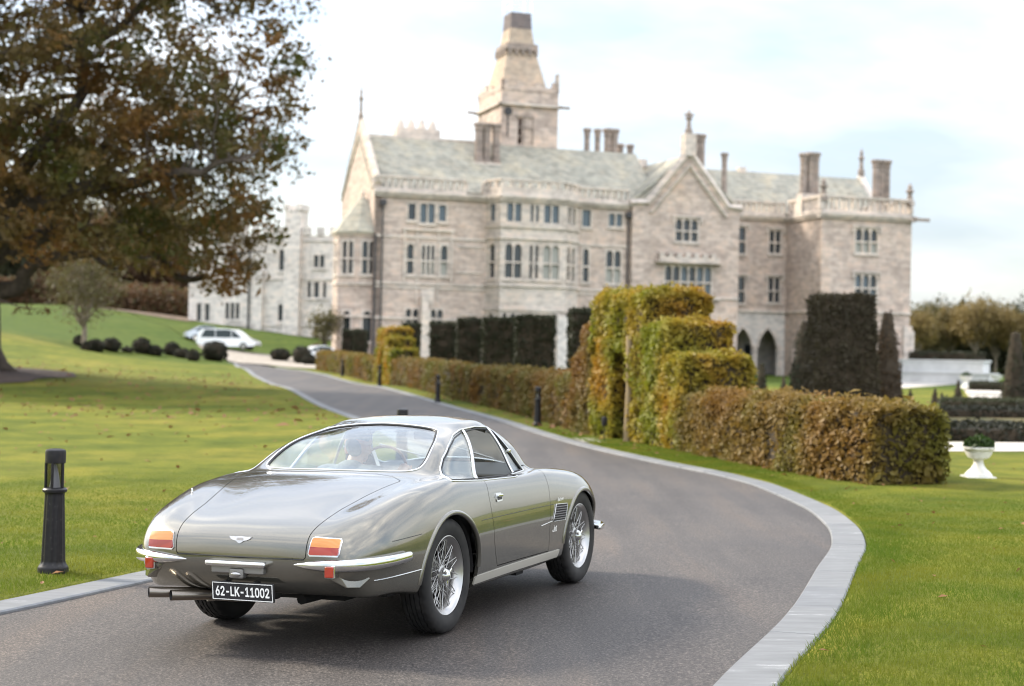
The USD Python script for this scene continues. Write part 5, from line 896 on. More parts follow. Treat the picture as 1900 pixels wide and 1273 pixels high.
def spokes():
    out = []
    for k in range(24):       # outer layer, crossing both ways
        a = 2*math.pi*k/24; b = a + (.62 if k % 2 else -.62); out.append(tube([(.055*math.cos(a), .055*math.sin(a), .037), (.212*math.cos(b), .212*math.sin(b), .052)], .0030, 6))
    for k in range(40):
        a = 2*math.pi*(k+.5)/40; b = a + (.30 if k % 2 else -.30); out.append(tube([(.050*math.cos(a), .050*math.sin(a), -.045 if k % 4 < 2 else .030), (.190*math.cos(b), .190*math.sin(b), .012 if k % 4 < 2 else -.012)], .0028, 6))
    return out
SPK = spokes(); HT = .712
for x in (-1.18, 1.18):
    for s in (1, -1):
        w = UsdGeom.Xform.Define(stage, numbered(str(car.GetPath()), 'wheel')); R = np.eye(4)   # axle z -> outwards (s*y)
        R[0, :3], R[1, :3], R[2, :3] = (1, 0, 0), (0, 0, -s), (0, s, 0); R[3, :3] = (x, s*HT, .343); w.AddTransformOp().Set(Gf.Matrix4d(R.tolist())); w = w.GetPrim()
        put('tyre', TYRE, tyre_rubber, w, smooth=35); put('rim', RIM, alloy, w, smooth=50); put('hub', HUB, alloy, w, smooth=50); put('hub_nut', NUT, chrome, w, smooth=40)
        put('brake_drum', lathe([(0, -.055), (.150, -.055), (.150, -.090), (0, -.090)], 32), dull_metal, w, smooth=40)
        if s < 0:
            for t in SPK: put('spoke', t, alloy, w, smooth=True)
        else: put('spokes', SPK, alloy, w)
# ---- tail: lamps, badge, bumpers, plate, exhaust
for s in (1, -1):
    q = lambda p: Polygon([(s*a, b) for a, b in p]); fr = q([(.422, .553), (.440, .655), (.606, .647), (.606, .553)]).buffer(-.012).buffer(.012)
    f = put('tail_light', patch(fr, on_rear, -.003, .008), chrome, car, smooth=30)
    lo = q([(.422, .553), (.431, .604), (.606, .598), (.606, .553)]).intersection(fr.buffer(-.008)); hi = q([(.431, .604), (.440, .655), (.606, .647), (.606, .598)]).intersection(fr.buffer(-.008))
    put('red_lens', patch(lo, on_rear, .0, .016, .012), red_lens, f, smooth=30); put('amber_lens', patch(hi, on_rear, .0, .016, .012), amber_lens, f, smooth=30)
def sweep_section(path, out, up, prof):
    """prof: list of (out, up) ring per path point (n x k x 2)"""
    V = path[:, None] + prof[:, :, :1]*out[:, None] + prof[:, :, 1:]*up; n, k = prof.shape[:2]; V = V.reshape(-1, 3); f = []
    for i in range(n-1):
        for j in range(k):
            l = (j+1) % k; f += [(i*k+j, i*k+l, (i+1)*k+l), (i*k+j, (i+1)*k+l, (i+1)*k+j)]
    for j in range(1, k-1): f += [(0, j+1, j), ((n-1)*k, (n-1)*k+j, (n-1)*k+j+1)]
    m = trimesh.Trimesh(V, f, process=False)
    if m.volume < 0: m.invert()
    return m
for s in (1, -1):
    ctrl = np.array([(-2.205, .34, .505), (-2.21, .43, .506), (-2.20, .51, .507), (-2.17, .61, .508), (-2.11, .697, .511), (-2.025, .755, .515), (-1.92, .794, .519), (-1.82, .812, .523), (-1.74, .828, .526)]); tq = np.linspace(0, 1, 9); te = np.linspace(0, 1, 44)
    pth = CubicSpline(tq, ctrl)(te); pth[:, 1] *= s; tg = np.gradient(pth, axis=0); tg /= np.linalg.norm(tg, axis=1, keepdims=True); up = np.array([0, 0, 1.0]); out = np.cross(tg, up)*(1 if s < 0 else -1); out /= np.linalg.norm(out, axis=1, keepdims=True)
    out *= np.where((out*np.stack([np.full(44, -.3), pth[:, 1], np.zeros(44)], 1)).sum(1) < 0, -1, 1)[:, None]
    hh = np.interp(te, [0, .12, .3, .5, .95, 1], [.005, .020, .033, .036, .027, .008]); dd = np.interp(te, [0, .12, .3, .5, .95, 1], [.012, .038, .062, .058, .036, .012]); an = np.linspace(0, 2*np.pi, 20, endpoint=False)
    prof = np.stack([np.stack([np.sign(np.cos(an))*abs(np.cos(an))**.8*d*.5 + d*.30 - .004, np.sign(np.sin(an))*abs(np.sin(an))**.8*h], 1) for h, d in zip(hh, dd)])
    bp = put('rear_bumper', sweep_section(pth, out, up, prof), chrome, car, smooth=45)
    # the blade under the bumper and the square red lamp on it
    c0 = np.array([-2.165, s*.52, .478]); blade = Manifold.batch_hull([Manifold.sphere(r_, 12).translate(p) for p, r_ in (((-2.175, s*.50, .475), .016), ((-2.165, s*.57, .480), .018), ((-2.08, s*.66, .48), .014), ((-2.178, s*.555, .435), .010), ((-2.150, s*.630, .392), .008), ((-2.10, s*.680, .388), .006), ((-2.05, s*.71, .43), .008), ((-2.12, s*.60, .40), .02))])
    put('bumper_blade', from_man(blade), paint, car, smooth=50)
    lm = put('side_lamp', moved(rounded(-.030, -.031, -.036, .030, .031, .036, .006), (-2.20, s*.568, .478)), chrome, car, smooth=40)
    put('red_lens', moved(rounded(-.016, -.025, -.030, .010, .025, .030, .006), (-2.227, s*.568, .478)), red_lens, lm, smooth=40)
    ln = LineString([(-2.02, .415), (-1.58, .43)]); trim_line('lower_trim', ln, on_side(s), .004, chrome, closed=False)
# boot badge: a small winged emblem
w_ = [(0, .606), (.012, .609), (.022, .618), (.045, .623), (.070, .633), (.058, .634), (.075, .641), (.040, .640), (.020, .641), (0, .643)]
BAD = Polygon(both(w_)).buffer(0); bd = put('badge', patch(BAD, on_rear, 0, .005, .008), alloy, car, smooth=30)
put('emblem_plate', patch(sbox(-.020, .622, .020, .634), on_rear, .004, .0065, .008), dull_metal, bd)
trim_line('boot_edge_trim', LineString([(-.40, .5335), (.40, .5335)]), on_rear, .0035, black_trim, closed=False)
# latch tray and plate lamp
tr = put('plate_light_bar', moved(rounded(-.035, -.19, -.016, .05, .19, .016, .012), (-2.232, -.0, .499)), chrome, car, smooth=45)
put('bracket', [moved(rounded(-.012, -.165, -.022, .05, .165, .022, .006), (-2.222, 0, .466)), moved(rounded(-.012, -.045, -.028, .04, .045, .028, .010), (-2.236, 0, .446))], dull_metal, tr, smooth=40)
put('lamp_glass', moved(trimesh.creation.icosphere(2, 1), (-2.245, 0, .442), scale=(.016, .034, .016)), alloy, tr, smooth=True)
pl_black, pl_white = plain('plate_black', (.014, .014, .015), .3), plain('plate_white', (.80, .79, .76), .5)
PM = np.eye(4); PM = RY(-.16)
def plate_at(m): m = m.copy(); m.apply_transform(RY(-.10)); m.apply_translation((-2.20, -.018, .342)); return m
pt = put('number_plate', plate_at(rounded(-.006, -.198, -.053, .006, .198, .053, .0055)), pl_black, car, smooth=40)
edge = [bx(-.0085, -.19, z-.0018, -.006, .19, z+.0018) for z in (-.046, .046)] + [bx(-.0085, y-.0018, -.0443, -.006, y+.0018, .0443) for y in (-.1882, .1882)]
put('plate_border', [plate_at(e) for e in edge], pl_white, pt)
txt = meshkit.text_mesh('62-LK-11002', .050, .003, bold=True); ext = txt.bounds; txt.apply_translation((-(ext[0, 0]+ext[1, 0])/2, -(ext[0, 1]+ext[1, 1])/2, 0)); txt.vertices[:, 0] *= .338/(ext[1, 0]-ext[0, 0])
v = txt.vertices.copy(); txt.vertices = np.stack([-v[:, 2]-.006, -v[:, 0], v[:, 1]], 1); put('plate_lettering', plate_at(txt), pl_white, pt)
put('plate_stay', bx(-2.21, -.10, .37, -2.12, -.085, .40), under_black, car); put('plate_stay', bx(-2.21, .085, .37, -2.12, .10, .40), under_black, car)
for (tip, mid) in (((-2.25, .560, .316), (-1.97, .26, .292)), ((-2.235, .425, .303), (-1.97, .20, .288))):
    p = np.array([np.array(mid)*(1-t)+np.array(tip)*t for t in np.linspace(0, 1, 8)]); o_ = tube(p, .030, 20, cap=False); i_ = tube(p[3:], .0265, 20, cap=False); i_.invert(); ex = put('exhaust_pipe', [o_], steel_dark, car, smooth=60); put('pipe_bore', [i_, lathe([(0, 0), (.0265, 0)], 12).apply_transform(np.linalg.inv(trimesh.geometry.align_vectors([0, 0, 1], [0, 0, 1]))).apply_translation(p[3])], under_black, ex, smooth=60)
put('exhaust_joint', [tube([(-2.02, .28, .292), (-1.98, .18, .285), (-1.9, .12, .275), (-1.6, .12, .25)], .038, 16), tube([(-2.03, .32, .293), (-2.00, .29, .2925)], .046, 16), tube([(-2.06, .30, .33), (-2.06, .30, .40)], .012, 8)], dull_metal, car, smooth=50)
# ---- sides: handles, vents, scripts, crease
for s in (1, -1):
    v = on_side(s); dp = doorp[0 if s > 0 else 1]; vx = lambda p: v(p)
    HN = Polygon([(-.490, .778), (-.395, .774), (-.392, .724), (-.492, .722)]).buffer(-.008).buffer(.008)
    h = put('door_handle', patch(HN, v, -.001, .006, .012), chrome, dp, smooth=35)
    put('door_handle', patch(HN.intersection(sbox(-.48, .732, -.40, .750)), v, .006, .0075, .012), black_trim, dp)
    a, n = v((-.44, .757)); put('door_handle', moved(rounded(-.040, -.006, -.009, .040, .006, .009, .005), a+n*.014), chrome, dp, smooth=50)
    VN = Polygon([(.574, .622), (.800, .612), (.762, .500), (.522, .508)]); vn = put('side_vent', patch(VN, v, .0, .004), under_black, car)
    put('vent_frame_trim', tube(on_surface(VN, v, .004), .003, 6, True), chrome, vn, smooth=60)
    for k in range(1, 7):
        t = k/7; p0 = (.522+.052*t, .508+.114*t); p1 = (.762+.038*t, .500+.112*t); a0, n0 = v(p0); a1, n1 = v(p1); put('vent_slat', tube([a0+n0*.007, a1+n1*.007], .0024, 6), dull_metal, vn, smooth=60)
    # two chrome script badges
    def script(kind, x0, z0, sc, word):
        t = meshkit.text_mesh(word, 1.0, .05); b = t.bounds; t.vertices[:, 0] += .35*t.vertices[:, 1]; t.vertices *= sc; w = t.vertices; loc = []
        xs = x0 + (w[:, 0] if s < 0 else (b[1, 0]*sc - w[:, 0])); zs = z0 + w[:, 1]; a, n = v((x0+b[1, 0]*sc/2, z0)); t.vertices = np.stack([xs, a[1] + n[1]*.001 + s*w[:, 2]*.05, zs], 1); t.vertices[:, 1] += s*.006; put(kind, t, pl_white, car)
    script('script_badge', .600, .643, .022, 'Bertone'); script('script_badge', .515, .435, .042, 'Jet')
    for q in ([(-.765, .632), (.53, .626)], [(-1.90, .617), (-1.60, .630)]):
        trim_line('waist_crease', LineString(q), v, .0022, black_trim, closed=False, lift=-.0005)
    trim_line('arch_spear', LineString([(.30, .497), (.52, .512)]), v, .003, chrome, closed=False)
    if s > 0: a, n = on_top((-1.70, .640)); put('wing_stud', moved(lathe([(0, 0), (.008, 0), (.005, .008), (.007, .014), (.004, .022), (0, .024)], 12), a), chrome, car, smooth=50)
# front bumper ends and headlamps
for s in (1, -1):
    put('front_bumper', from_man(Manifold.batch_hull([Manifold.sphere(r_, 12).translate(p) for p, r_ in (((1.50, s*.835, .375), .018), ((1.66, s*.79, .372), .036), ((1.80, s*.66, .37), .036), ((1.88, s*.48, .37), .028))])), chrome, car, smooth=50)
    hlp = put('headlight', moved(trimesh.creation.icosphere(3, 1), (1.70, s*.575, .60), scale=(.085, .10, .10)), chrome, car, smooth=True)
# ---- inside
put('floor_pan', [bx(-1.0, -.68, .29, .95, .68, .31)], carpet, car)
put('parcel_shelf', [bx(-1.12, -.60, .80, -.52, .60, .83), bx(-.55, -.66, .32, -.52, .66, .81)], carpet, car)
put('rear_seat', [rounded(-.86, -.55, .82, -.50, .55, .87, .024)], leather, car, smooth=50)
for y in (.36, -.36):
    st = put('seat', [rounded(-.42, y-.25, .36, .12, y+.25, .52, .05), ], leather, car, smooth=50)
    b = rounded(-.07, -.24, 0, .07, .24, .44, .05); b.apply_transform(RY(-.28)); b.apply_translation((-.36, y, .46)); put('backrest', b, leather, st, smooth=50)
put('dashboard', [from_man(Manifold.batch_hull([Manifold.sphere(.035, 12).translate(p) for p in ((.42, -.62, .80), (.42, .62, .80), (.70, -.52, .86), (.70, .52, .86), (.50, -.62, .62), (.50, .62, .62))]))], leather, car, smooth=50)
for s in (1, -1): put('door_card', [bx(-.56, s*.735, .34, .44, s*.755, .85), rounded(-.50, s*.735-.03, .60, .30, s*.735+.03, .67, .025), from_man(Manifold.batch_hull([Manifold.sphere(.022, 10).translate(p) for p in ((-.52, s*.71, .838), (.40, s*.70, .832))]))], leather, car, smooth=40)
wood = mottled('wheel_wood', [(.3, (.16, .07, .03)), (.7, (.34, .17, .08))], scale=30.0, rough=.25)
a_ = np.linspace(0, 2*np.pi, 48, endpoint=False); WM = trimesh.transformations.concatenate_matrices(trimesh.transformations.translation_matrix((.245, .36, .83)), RY(-1.22))
ring = tube(np.stack([.195*np.cos(a_), .195*np.sin(a_), 0*a_], 1), .011, 8, True); ring.apply_transform(WM); sw = put('steering_wheel', ring, wood, car, smooth=True)
sp = [bx(0, -.012, -.002, .19, .012, .002)]; sp = [moved(sp[0], rot=RZ(k*2*math.pi/3+.5)) for k in range(3)] + [lathe([(0, -.02), (.03, -.02), (.03, .015), (0, .02)], 16)]; sp = trimesh.util.concatenate(sp); sp.apply_transform(WM); put('wheel_spokes', sp, alloy, sw)
put('steering_column', tube([(.25, .36, .825), (.55, .36, .70)], .025, 10), under_black, car, smooth=50)
put('rear_view_mirror', [moved(rounded(-.012, -.095, -.028, .012, .095, .028, .011), (.22, 0, 1.10)), tube([(.235, 0, 1.11), (.27, 0, 1.19)], .006, 6)], leather, car, smooth=50)
put('roof_lining', from_man((offset_solid(.024) - offset_solid(.034)) ^ to_man(bx(-.42, -.42, 1.12, .28, .42, 1.3))), headlining, car, smooth=30)
put('wiper', [tube([(.72, -.30, .92), (.52, .0, 1.03)], .006, 6), tube([(.70, .25, .93), (.50, .50, 1.02)], .006, 6)], alloy, car)
# ------------------------------------------------------------------ garden furniture, far cars, small things
iron = mat('black_cast_iron', {'g': ('geometry', {}), 'n': ('noise_texture', {'scale': 30.0, 'detail': 5.0}), 'r': ('rgb_ramp', {'ramp': [(.35, (.006, .0055, .0065)), (.64, (.011, .010, .011)), (.74, (.05, .046, .044))]}), 'p': ('principled_bsdf', {'roughness': .36, 'specular_ior_level': .32})}, [('g.position', 'n.vector'), ('n.fac', 'r.fac'), ('r.color', 'p.base_color')])
lamp_white = plain('lamp_diffuser', (.75, .75, .72), .4)
smoked = mat('smoked_glass', {'t': ('transparent_bsdf', {'color': (.42, .42, .44)}), 'gl': ('glossy_bsdf', {'roughness': .05}), 'mx': ('mix_closure', {'fac': .08})}, [('t.BSDF', 'mx.closure1'), ('gl.BSDF', 'mx.closure2')], surface='mx.closure')
def bollard_parts(t):
    n = 48; prof = [(.112, 0), (.112, .085), (.104, .10), (.094, .115), (.088, .14), (.072, .62), (.074, .64), (.088, .648), (.090, .665), (.082, .675), (.070, .68), (0, .68)]; m = lathe(prof, n); v = m.vertices
    for i, (r_, z) in enumerate(prof):
        if .12 < z < .63:
            k = np.arange(n)+i*n; f = np.where(np.arange(n) % 4 < 2, 1.0, .93); v[k, 0] *= f; v[k, 1] *= f
    m.vertices = v; put('post', m, iron, t, smooth=30)
    for k in range(5):
        a = k*math.pi*.4+.9; put('lantern_bar', tube([(.066*math.cos(a), .066*math.sin(a), .67), (.066*math.cos(a), .066*math.sin(a), .865)], .011, 6), iron, t, smooth=True)
    put('lamp_cone', lathe([(0, .68), (.040, .68), (.030, .76), (.012, .84), (0, .86)], 20), lamp_white, t, smooth=50)
    put('lantern_glass', lathe([(.062, .68), (.062, .86)], 28), smoked, t, smooth=True)
    put('cap', lathe([(0, .86), (.072, .86), (.075, .87), (.075, .945), (.070, .958), (.045, .966), (0, .968)], 32), iron, t, smooth=35)
bo = thing('bollard_light', 'black cast iron bollard light on the left lawn beside the kerb, nearest and largest', 'bollard', loc=(-3.37, 11.56, Tz(-3.37, 11.56)-.01)); bollard_parts(bo)
for px, py, y, lb in ((997, 792, 37.36, 'black bollard before the hedge, nearest of the far row'), (812, 747, 53.3, 'black bollard second nearest in the row along the hedge'), (704, 716, 71.3, 'black bollard beside the small yellow arch'), (635, 698, 86.8, 'tiny black bollard furthest down the drive'), (757, 770, 47.0, 'black bollard cap just showing above the car roof')):
    p = at(px, py, y)
    if px == 757: p = np.array([-1.46, 21.0, 0])
    copy_of(bo, 'bollard_light', lb, 'bollard', 'bollards along the drive', (p[0], p[1], Tz(p[0], p[1])), px*.3)
# garden spot lights on stakes
for px, py, lb in ((1133, 812, 'small spike lamp at the foot of the golden arch, left of the opening'), (1183, 800, 'small spike lamp by the arch post')):
    p = at(px, py, 31.6); t = thing('spike_lamp', lb, 'garden lamp', loc=(p[0]-.15, p[1]-.3, Tz(p[0], p[1]))); put('stake', tube([(0, 0, -.05), (0, 0, .34)], .012, 6), iron, t); put('lamp_head', [lathe([(0, .34), (.05, .34), (.06, .40), (.06, .48), (.045, .52), (0, .53)], 12)], iron, t, smooth=40)
# ---- urns
urn_stone = mottled('white_urn_stone', [(.3, (.60, .585, .55)), (.7, (.76, .75, .72))], scale=8.0, rough=.8, bump=.3)
fern = leaf_mat('urn_plant', [(0, (.03, .06, .012)), (.6, (.07, .12, .02)), (1, (.13, .18, .04))], None, 3.0)
def urn(label, x, y, s, plant=True, seed=0):
    t = thing('garden_urn', label, 'urn', loc=(x, y, Tz(x, y)+.03)); prof = np.array([(0, 0), (.20, 0), (.20, .05), (.165, .09), (.11, .14), (.075, .20), (.065, .26), (.085, .28), (.15, .30), (.19, .36), (.20, .41), (.245, .43), (.25, .46), (.22, .46), (.17, .43), (0, .42)])*s
    put('urn_foot', moved(rounded(-.21*s, -.21*s, 0, .21*s, .21*s, .05*s, .01), (0, 0, -.02)), urn_stone, t); put('urn_bowl', lathe(prof, 32), urn_stone, t, smooth=35)
    if plant:
        rng = np.random.default_rng(seed+5); d = rng.normal(0, 1, (700, 3)); d /= np.linalg.norm(d, axis=1, keepdims=True); d[:, 2] = abs(d[:, 2]); p = d*[.23*s, .23*s, .19*s]*(.5+.5*rng.random((700, 1))) + [0, 0, .44*s]; put('urn_plant', leaves(p, d, .06, rng), fern, t, kind='stuff')
p = at(1815, 890, 23.0); urn('white stone urn with a green plant on the lawn right of the russet hedge', p[0], p[1], 1.0)
p = at(1793, 712, 112); urn('far white urn with greenery at the foot of the pale terrace wall', p[0], p[1], 1.9, True, 1); p = at(1849, 705, 118); urn('far plain white urn right of the terrace wall end', p[0], p[1], 2.0, False, 2)
# ---- formal garden on the right
path_m = mottled('pale_path', [(.3, (.44, .40, .36)), (.7, (.58, .545, .50))], scale=2.0, rough=.95, bump=.2)
wall_m = mottled('pale_terrace', [(.3, (.50, .50, .50)), (.7, (.64, .64, .63))], scale=1.0, rough=.85)
def quad_px(pts, z=0):
    out = []
    for px, py in pts:
        d = _f + _r*((px-950)/FPX) - _u*((py-636.5)/FPX); t = (z-1.7)/d[2]; out.append(tuple((EYE+d*t)[:2]))
    return Polygon(out)
ground_patch('garden_path', quad_px([(1755, 842), (1960, 842), (1960, 826), (1750, 824)]), path_m, .012)
ground_patch('garden_terrace', quad_px([(1655, 722), (1790, 716), (1800, 706), (1690, 704)]), path_m, .014, 1.0)
stp = thing('garden_steps', 'shallow pale stone steps crossing the garden lawn at the right', 'steps'); pl_ = [quad_px([(1785+k*6, 720+k*9), (1862+k*1, 722+k*9), (1862+k*1, 727+k*9), (1790+k*6, 726+k*9)]) for k in range(4)]
for k, q in enumerate(pl_): put('step', prism(q, .16, -.02+.02*(3-k)), path_m, stp)
tw = thing('terrace_wall', 'long pale stepped terrace wall at the foot of the manor on the right', 'wall'); a, b = at(1690, 700, 128), at(1838, 700, 122); PTW = Plane((a[0]-1.0, a[1]), (b[0], b[1])); L_ = PTW.L
for nm, q in (('wall_course', (0, 0, 1.95, L_-.6, 1.2, 2.1)), ('wall_course', (0, .04, 1.1, L_-.7, 1.1, 1.95)), ('wall_course', (0, -.5, 1.0, L_+.2, 1.0, 1.1)), ('wall_course', (0, -.42, -.3, L_+.1, 1.0, 1.0))): put(nm, PTW.box(*q), wall_m, tw)
th = thing('terrace_hedge', 'flat dark clipped hedge on top of the pale terrace wall', 'hedge'); rng = np.random.default_rng(61); q = [PTW.o+PTW.d*a_-PTW.n*b_ for a_, b_ in ((0, 1.3), (L_-2.0, 1.3), (L_-2.0, 3.0), (0, 3.0))]; P_, N_ = cover(box_faces(q, 1.0, 2.75), 60, rng); put('foliage', leaves(P_, N_, .17, rng), yew_leaf, th, kind='stuff'); put('branches', core_of(q, .5, 2.75, .1), twig_dark, th)
for px, w_, lb in ((1735, 16, 'square dark topiary block above the terrace hedge, left one'), (1782, 13, 'square dark topiary block above the terrace hedge, right one')): topiary('topiary_block', lb, px-w_/2, px+w_/2, 652, 134, 1.2, yew_leaf, size=.16, dens=80, seed=px)
bed = mottled('flower_bed', [(.3, (.06, .07, .02)), (.55, (.12, .10, .03)), (.75, (.20, .10, .04))], scale=1.2, rough=1.0, bump=.5)
ground_patch('flower_bed', quad_px([(1760, 800), (1990, 805), (1990, 780), (1760, 775)]), bed, .02, .8)
def parterre(label, pts, h, seed, leaf=None, size=.085, dens=230):
    pg = quad_px(pts); t = thing('box_hedge', label, 'hedge'); rng = np.random.default_rng(seed+300); q = list(pg.exterior.coords)[:4]
    if pg.exterior.is_ccw is False: q = q[::-1]
    P_, N_ = cover(box_faces(q, .02, h), dens, rng, .08, .03, seed); put('foliage', leaves(P_, N_, size, rng), leaf or box_leaf, t, kind='stuff'); put('branches', core_of(q, 0, h, .06), twig_dark, t)
parterre('low box hedge across the garden at the right, nearest of three', [(1745, 822), (1990, 826), (1990, 812), (1745, 808)], .36, 1); parterre('low box hedge behind the flower bed at the right', [(1745, 778), (1990, 781), (1990, 774), (1745, 771)], .34, 2); parterre('low box hedge furthest back in the garden, below the steps', [(1745, 762), (1990, 766), (1990, 760), (1745, 756)], .40, 3, green_leaf)
parterre('dark low hedge right of the far urn beyond the steps', [(1800, 727), (1885, 729), (1885, 724), (1798, 722)], .55, 4, yew_leaf)
ground_patch('garden_path', quad_px([(1822, 793), (1990, 808), (1990, 797), (1822, 786)]), path_m, .03)
# ---- far cars
white_car = plain('white_car_paint', (.72, .73, .74), .25, 0.0, coat_weight=.8); blue_car = plain('silver_blue_car_paint', (.42, .47, .54), .25, .4, coat_weight=.8); dark_glass = plain('dark_car_glass', (.03, .04, .045), .05); far_tyre = plain('far_tyre', (.02, .02, .02), .7)
def far_car(name, label, p, heading, L, Wd, H, prof, win, m, cat):
    t = thing(name, label, cat, loc=(p[0], p[1], Tz(p[0], p[1])), rotz=heading); pg = smooth_poly([(x*L, z*H) for x, z in prof], 2); b = prism(pg, Wd-.24, -Wd/2+.12); low = prism(smooth_poly([(x*L, min(z*H, .56*H)) for x, z in prof], 2), Wd, -Wd/2); b = trimesh.util.concatenate([b, low]); v = b.vertices; b.vertices = np.stack([v[:, 0], -v[:, 2], v[:, 1]], 1); put('body', b, m, t, smooth=35)
    w = Polygon([(x*L, z*H) for x, z in win]); cutx = [x*L for x in (-.18, .10)]
    for s in (1, -1):
        for piece in w.difference(shapely.union_all([sbox(c-.04, 0, c+.04, 3) for c in cutx])).geoms:
            g = prism(piece, .02, 0); v = g.vertices; g.vertices = np.stack([v[:, 0], s*(Wd/2-.118+v[:, 2]), v[:, 1]], 1); put('side_window', g, dark_glass, t)
        for x in (-.31*L, .31*L):
            wl = lathe([(0, -.1), (.30, -.1), (.32, -.08), (.32, .08), (.30, .1), (.21, .105), (.2, .09), (0, .09)], 20); wl.apply_transform(RX(math.pi/2 if s < 0 else -math.pi/2)); wl.apply_translation((x, s*(Wd/2-.08), .32)); put('wheel', wl, far_tyre, t, smooth=40); put('hub_cap', moved(lathe([(0, 0), (.2, 0), (.17, .02), (0, .03)], 16), rot=RX(math.pi/2 if s < 0 else -math.pi/2), loc=(x, s*(Wd/2+.008), .32)), alloy, t)
MPV = [(-.5, .16), (.5, .16), (.51, .34), (.47, .46), (.33, .56), (.16, .95), (.05, 1.0), (-.36, 1.0), (-.46, .92), (-.50, .55)]; MPW = [(-.44, .58), (.27, .58), (.13, .90), (.04, .94), (-.36, .94)]
CAR = [(-.5, .2), (.5, .2), (.5, .45), (.43, .56), (.22, .64), (.05, .98), (-.20, 1.0), (-.38, .68), (-.49, .62)]; CAW = [(-.33, .68), (.17, .68), (.03, .93), (-.18, .94)]
p = at(424, 661, 128); far_car('white_van', 'white people carrier parked behind the biggest ball shrub', p, math.radians(-8), 4.9, 1.85, 1.75, MPV, MPW, white_car, 'van')
p = at(388, 660, 131.5); far_car('parked_car', 'white car mostly hidden behind the shrubs, left of the white van', p, math.radians(20), 4.2, 1.75, 1.42, CAR, CAW, blue_car, 'car'); p = at(601, 664, 121); far_car('parked_car', 'pale parked car at the hedge end in front of the pale wing', p, math.radians(25), 4.2, 1.75, 1.40, CAR, CAW, white_car, 'car')
# ---- fallen leaves and grass blades
rng = np.random.default_rng(99); fl = leaf_mat('fallen_leaf', [(0, (.22, .11, .05)), (.5, (.46, .28, .12)), (1, (.66, .50, .28))], None, 1.0, .7, .1)
Pl = []
for n, side, y0, y1, w_ in ((190, 1, 7, 26, 6), (520, -1, 9.5, 45, 16), (1700, -1, 36, 84, 26), (130, 1, 26, 60, 1.0)):
    y = y0+(y1-y0)*rng.random(n); x = np.where(side > 0, XR(y)+.1+w_*rng.random(n), XL(y)-.1-w_*rng.random(n)); Pl.append(np.column_stack([x, y, T(x, y)+.062]))
P_ = np.vstack(Pl); far_ = np.clip(P_[:, 1]/40, 1, 2); lv = leaves(P_, np.repeat([[0, 0, 1.0]], len(P_), 0), .10, rng, .35, .65); lv.vertices = (lv.vertices - np.repeat(P_, 4, 0))*np.repeat(np.clip(P_[:, 1]/34, .55, 1.15), 4)[:, None] + np.repeat(P_, 4, 0); put('fallen_leaves', lv, fl, None, label='scattered dry brown leaves lying on the lawns', cat='leaves', kind='stuff')
grass_m = leaf_mat('grass_blade', [(0, (.115, .148, .018)), (.4, (.212, .232, .028)), (.75, (.335, .312, .046)), (.93, (.44, .37, .09)), (1, (.54, .47, .20))], [(.34, (.72, .90, .7)), (.5, (1, 1, 1)), (.68, (1.35, 1.12, 1.1))], 1.1, .7, .5, .15)
def blades(x, y, h, w_):
    n = len(x); z = T(x, y)+.035; a = rng.random(n)*2*np.pi; ln = rng.normal(0, .45, (n, 2))*h[:, None]; d = np.stack([np.cos(a), np.sin(a)], 1)*w_[:, None]*.5
    V = np.stack([np.column_stack([x-d[:, 0], y-d[:, 1], z]), np.column_stack([x+d[:, 0], y+d[:, 1], z]), np.column_stack([x+ln[:, 0], y+ln[:, 1], z+h])], 1).reshape(-1, 3); return trimesh.Trimesh(V, np.arange(3*n).reshape(-1, 3), process=False)
Bl = []
for n, side, y0, y1, x_in, x_out in ((300000, 1, 5.0, 25, 0, 4.8), (300000, -1, 5.5, 25, 0, 6.4), (60000, 1, 20, 38, 0, 1.3)):
    y = y0+(y1-y0)*rng.random(n)**1.6; q_ = rng.random(n); x = np.where(side > 0, XR(y)+.012+x_out*q_, XL(y)-.012-x_out*q_); Bl.append(blades(x, y, np.clip((1-q_)*4, .03, 1)*(.024+.020*rng.random(n))*np.clip((y1-y)/(y1-y0)*1.6, .02, 1)*(np.clip((y-y0)/6, .03, 1) if y0 == 20 else 1), .0065*np.clip(y/12, .9, 2.2)))
put('grass', Bl, grass_m, None, label='short mown grass along the kerbs of the drive', cat='grass', kind='stuff')
ground_patch('garden_path', Polygon([(XR(30.9)+.0, 30.7), (XR(32.1)+.0, 32.3), (2.05+.3, 32.3), (4.6, 32.9), (4.9, 31.6), (2.5, 31.0)]), path_m, .0, .3)
# ---- the driver
def person_mesh(bones, edge=.016, it=8):
    M_ = Manifold()
    for a, ra, b, rb in bones: M_ = M_ + Manifold.batch_hull([Manifold.sphere(ra, 20).translate(tuple(map(float, a))), Manifold.sphere(rb, 20).translate(tuple(map(float, b)))])
    t = from_man(M_.refine_to_length(edge)); trimesh.smoothing.filter_taubin(t, iterations=it); return t
dr = thing('person', 'driver in a grey jacket holding the wheel inside the sports car', 'person', matrix=CM)
Y = .36; skin = plain('skin', (.52, .30, .225), .5, subsurface_weight=.1); jacket = mottled('grey_jacket', [(.3, (.20, .225, .25)), (.7, (.28, .305, .33))], scale=12.0, rough=.9); hair_m = mottled('grey_hair', [(.3, (.14, .14, .145)), (.7, (.30, .30, .305))], scale=60.0, rough=.7, stretch=(1, 1, 4)); cloth = plain('dark_trousers', (.03, .032, .04), .9)
hd = np.array([-.115, Y-.01, 1.035])
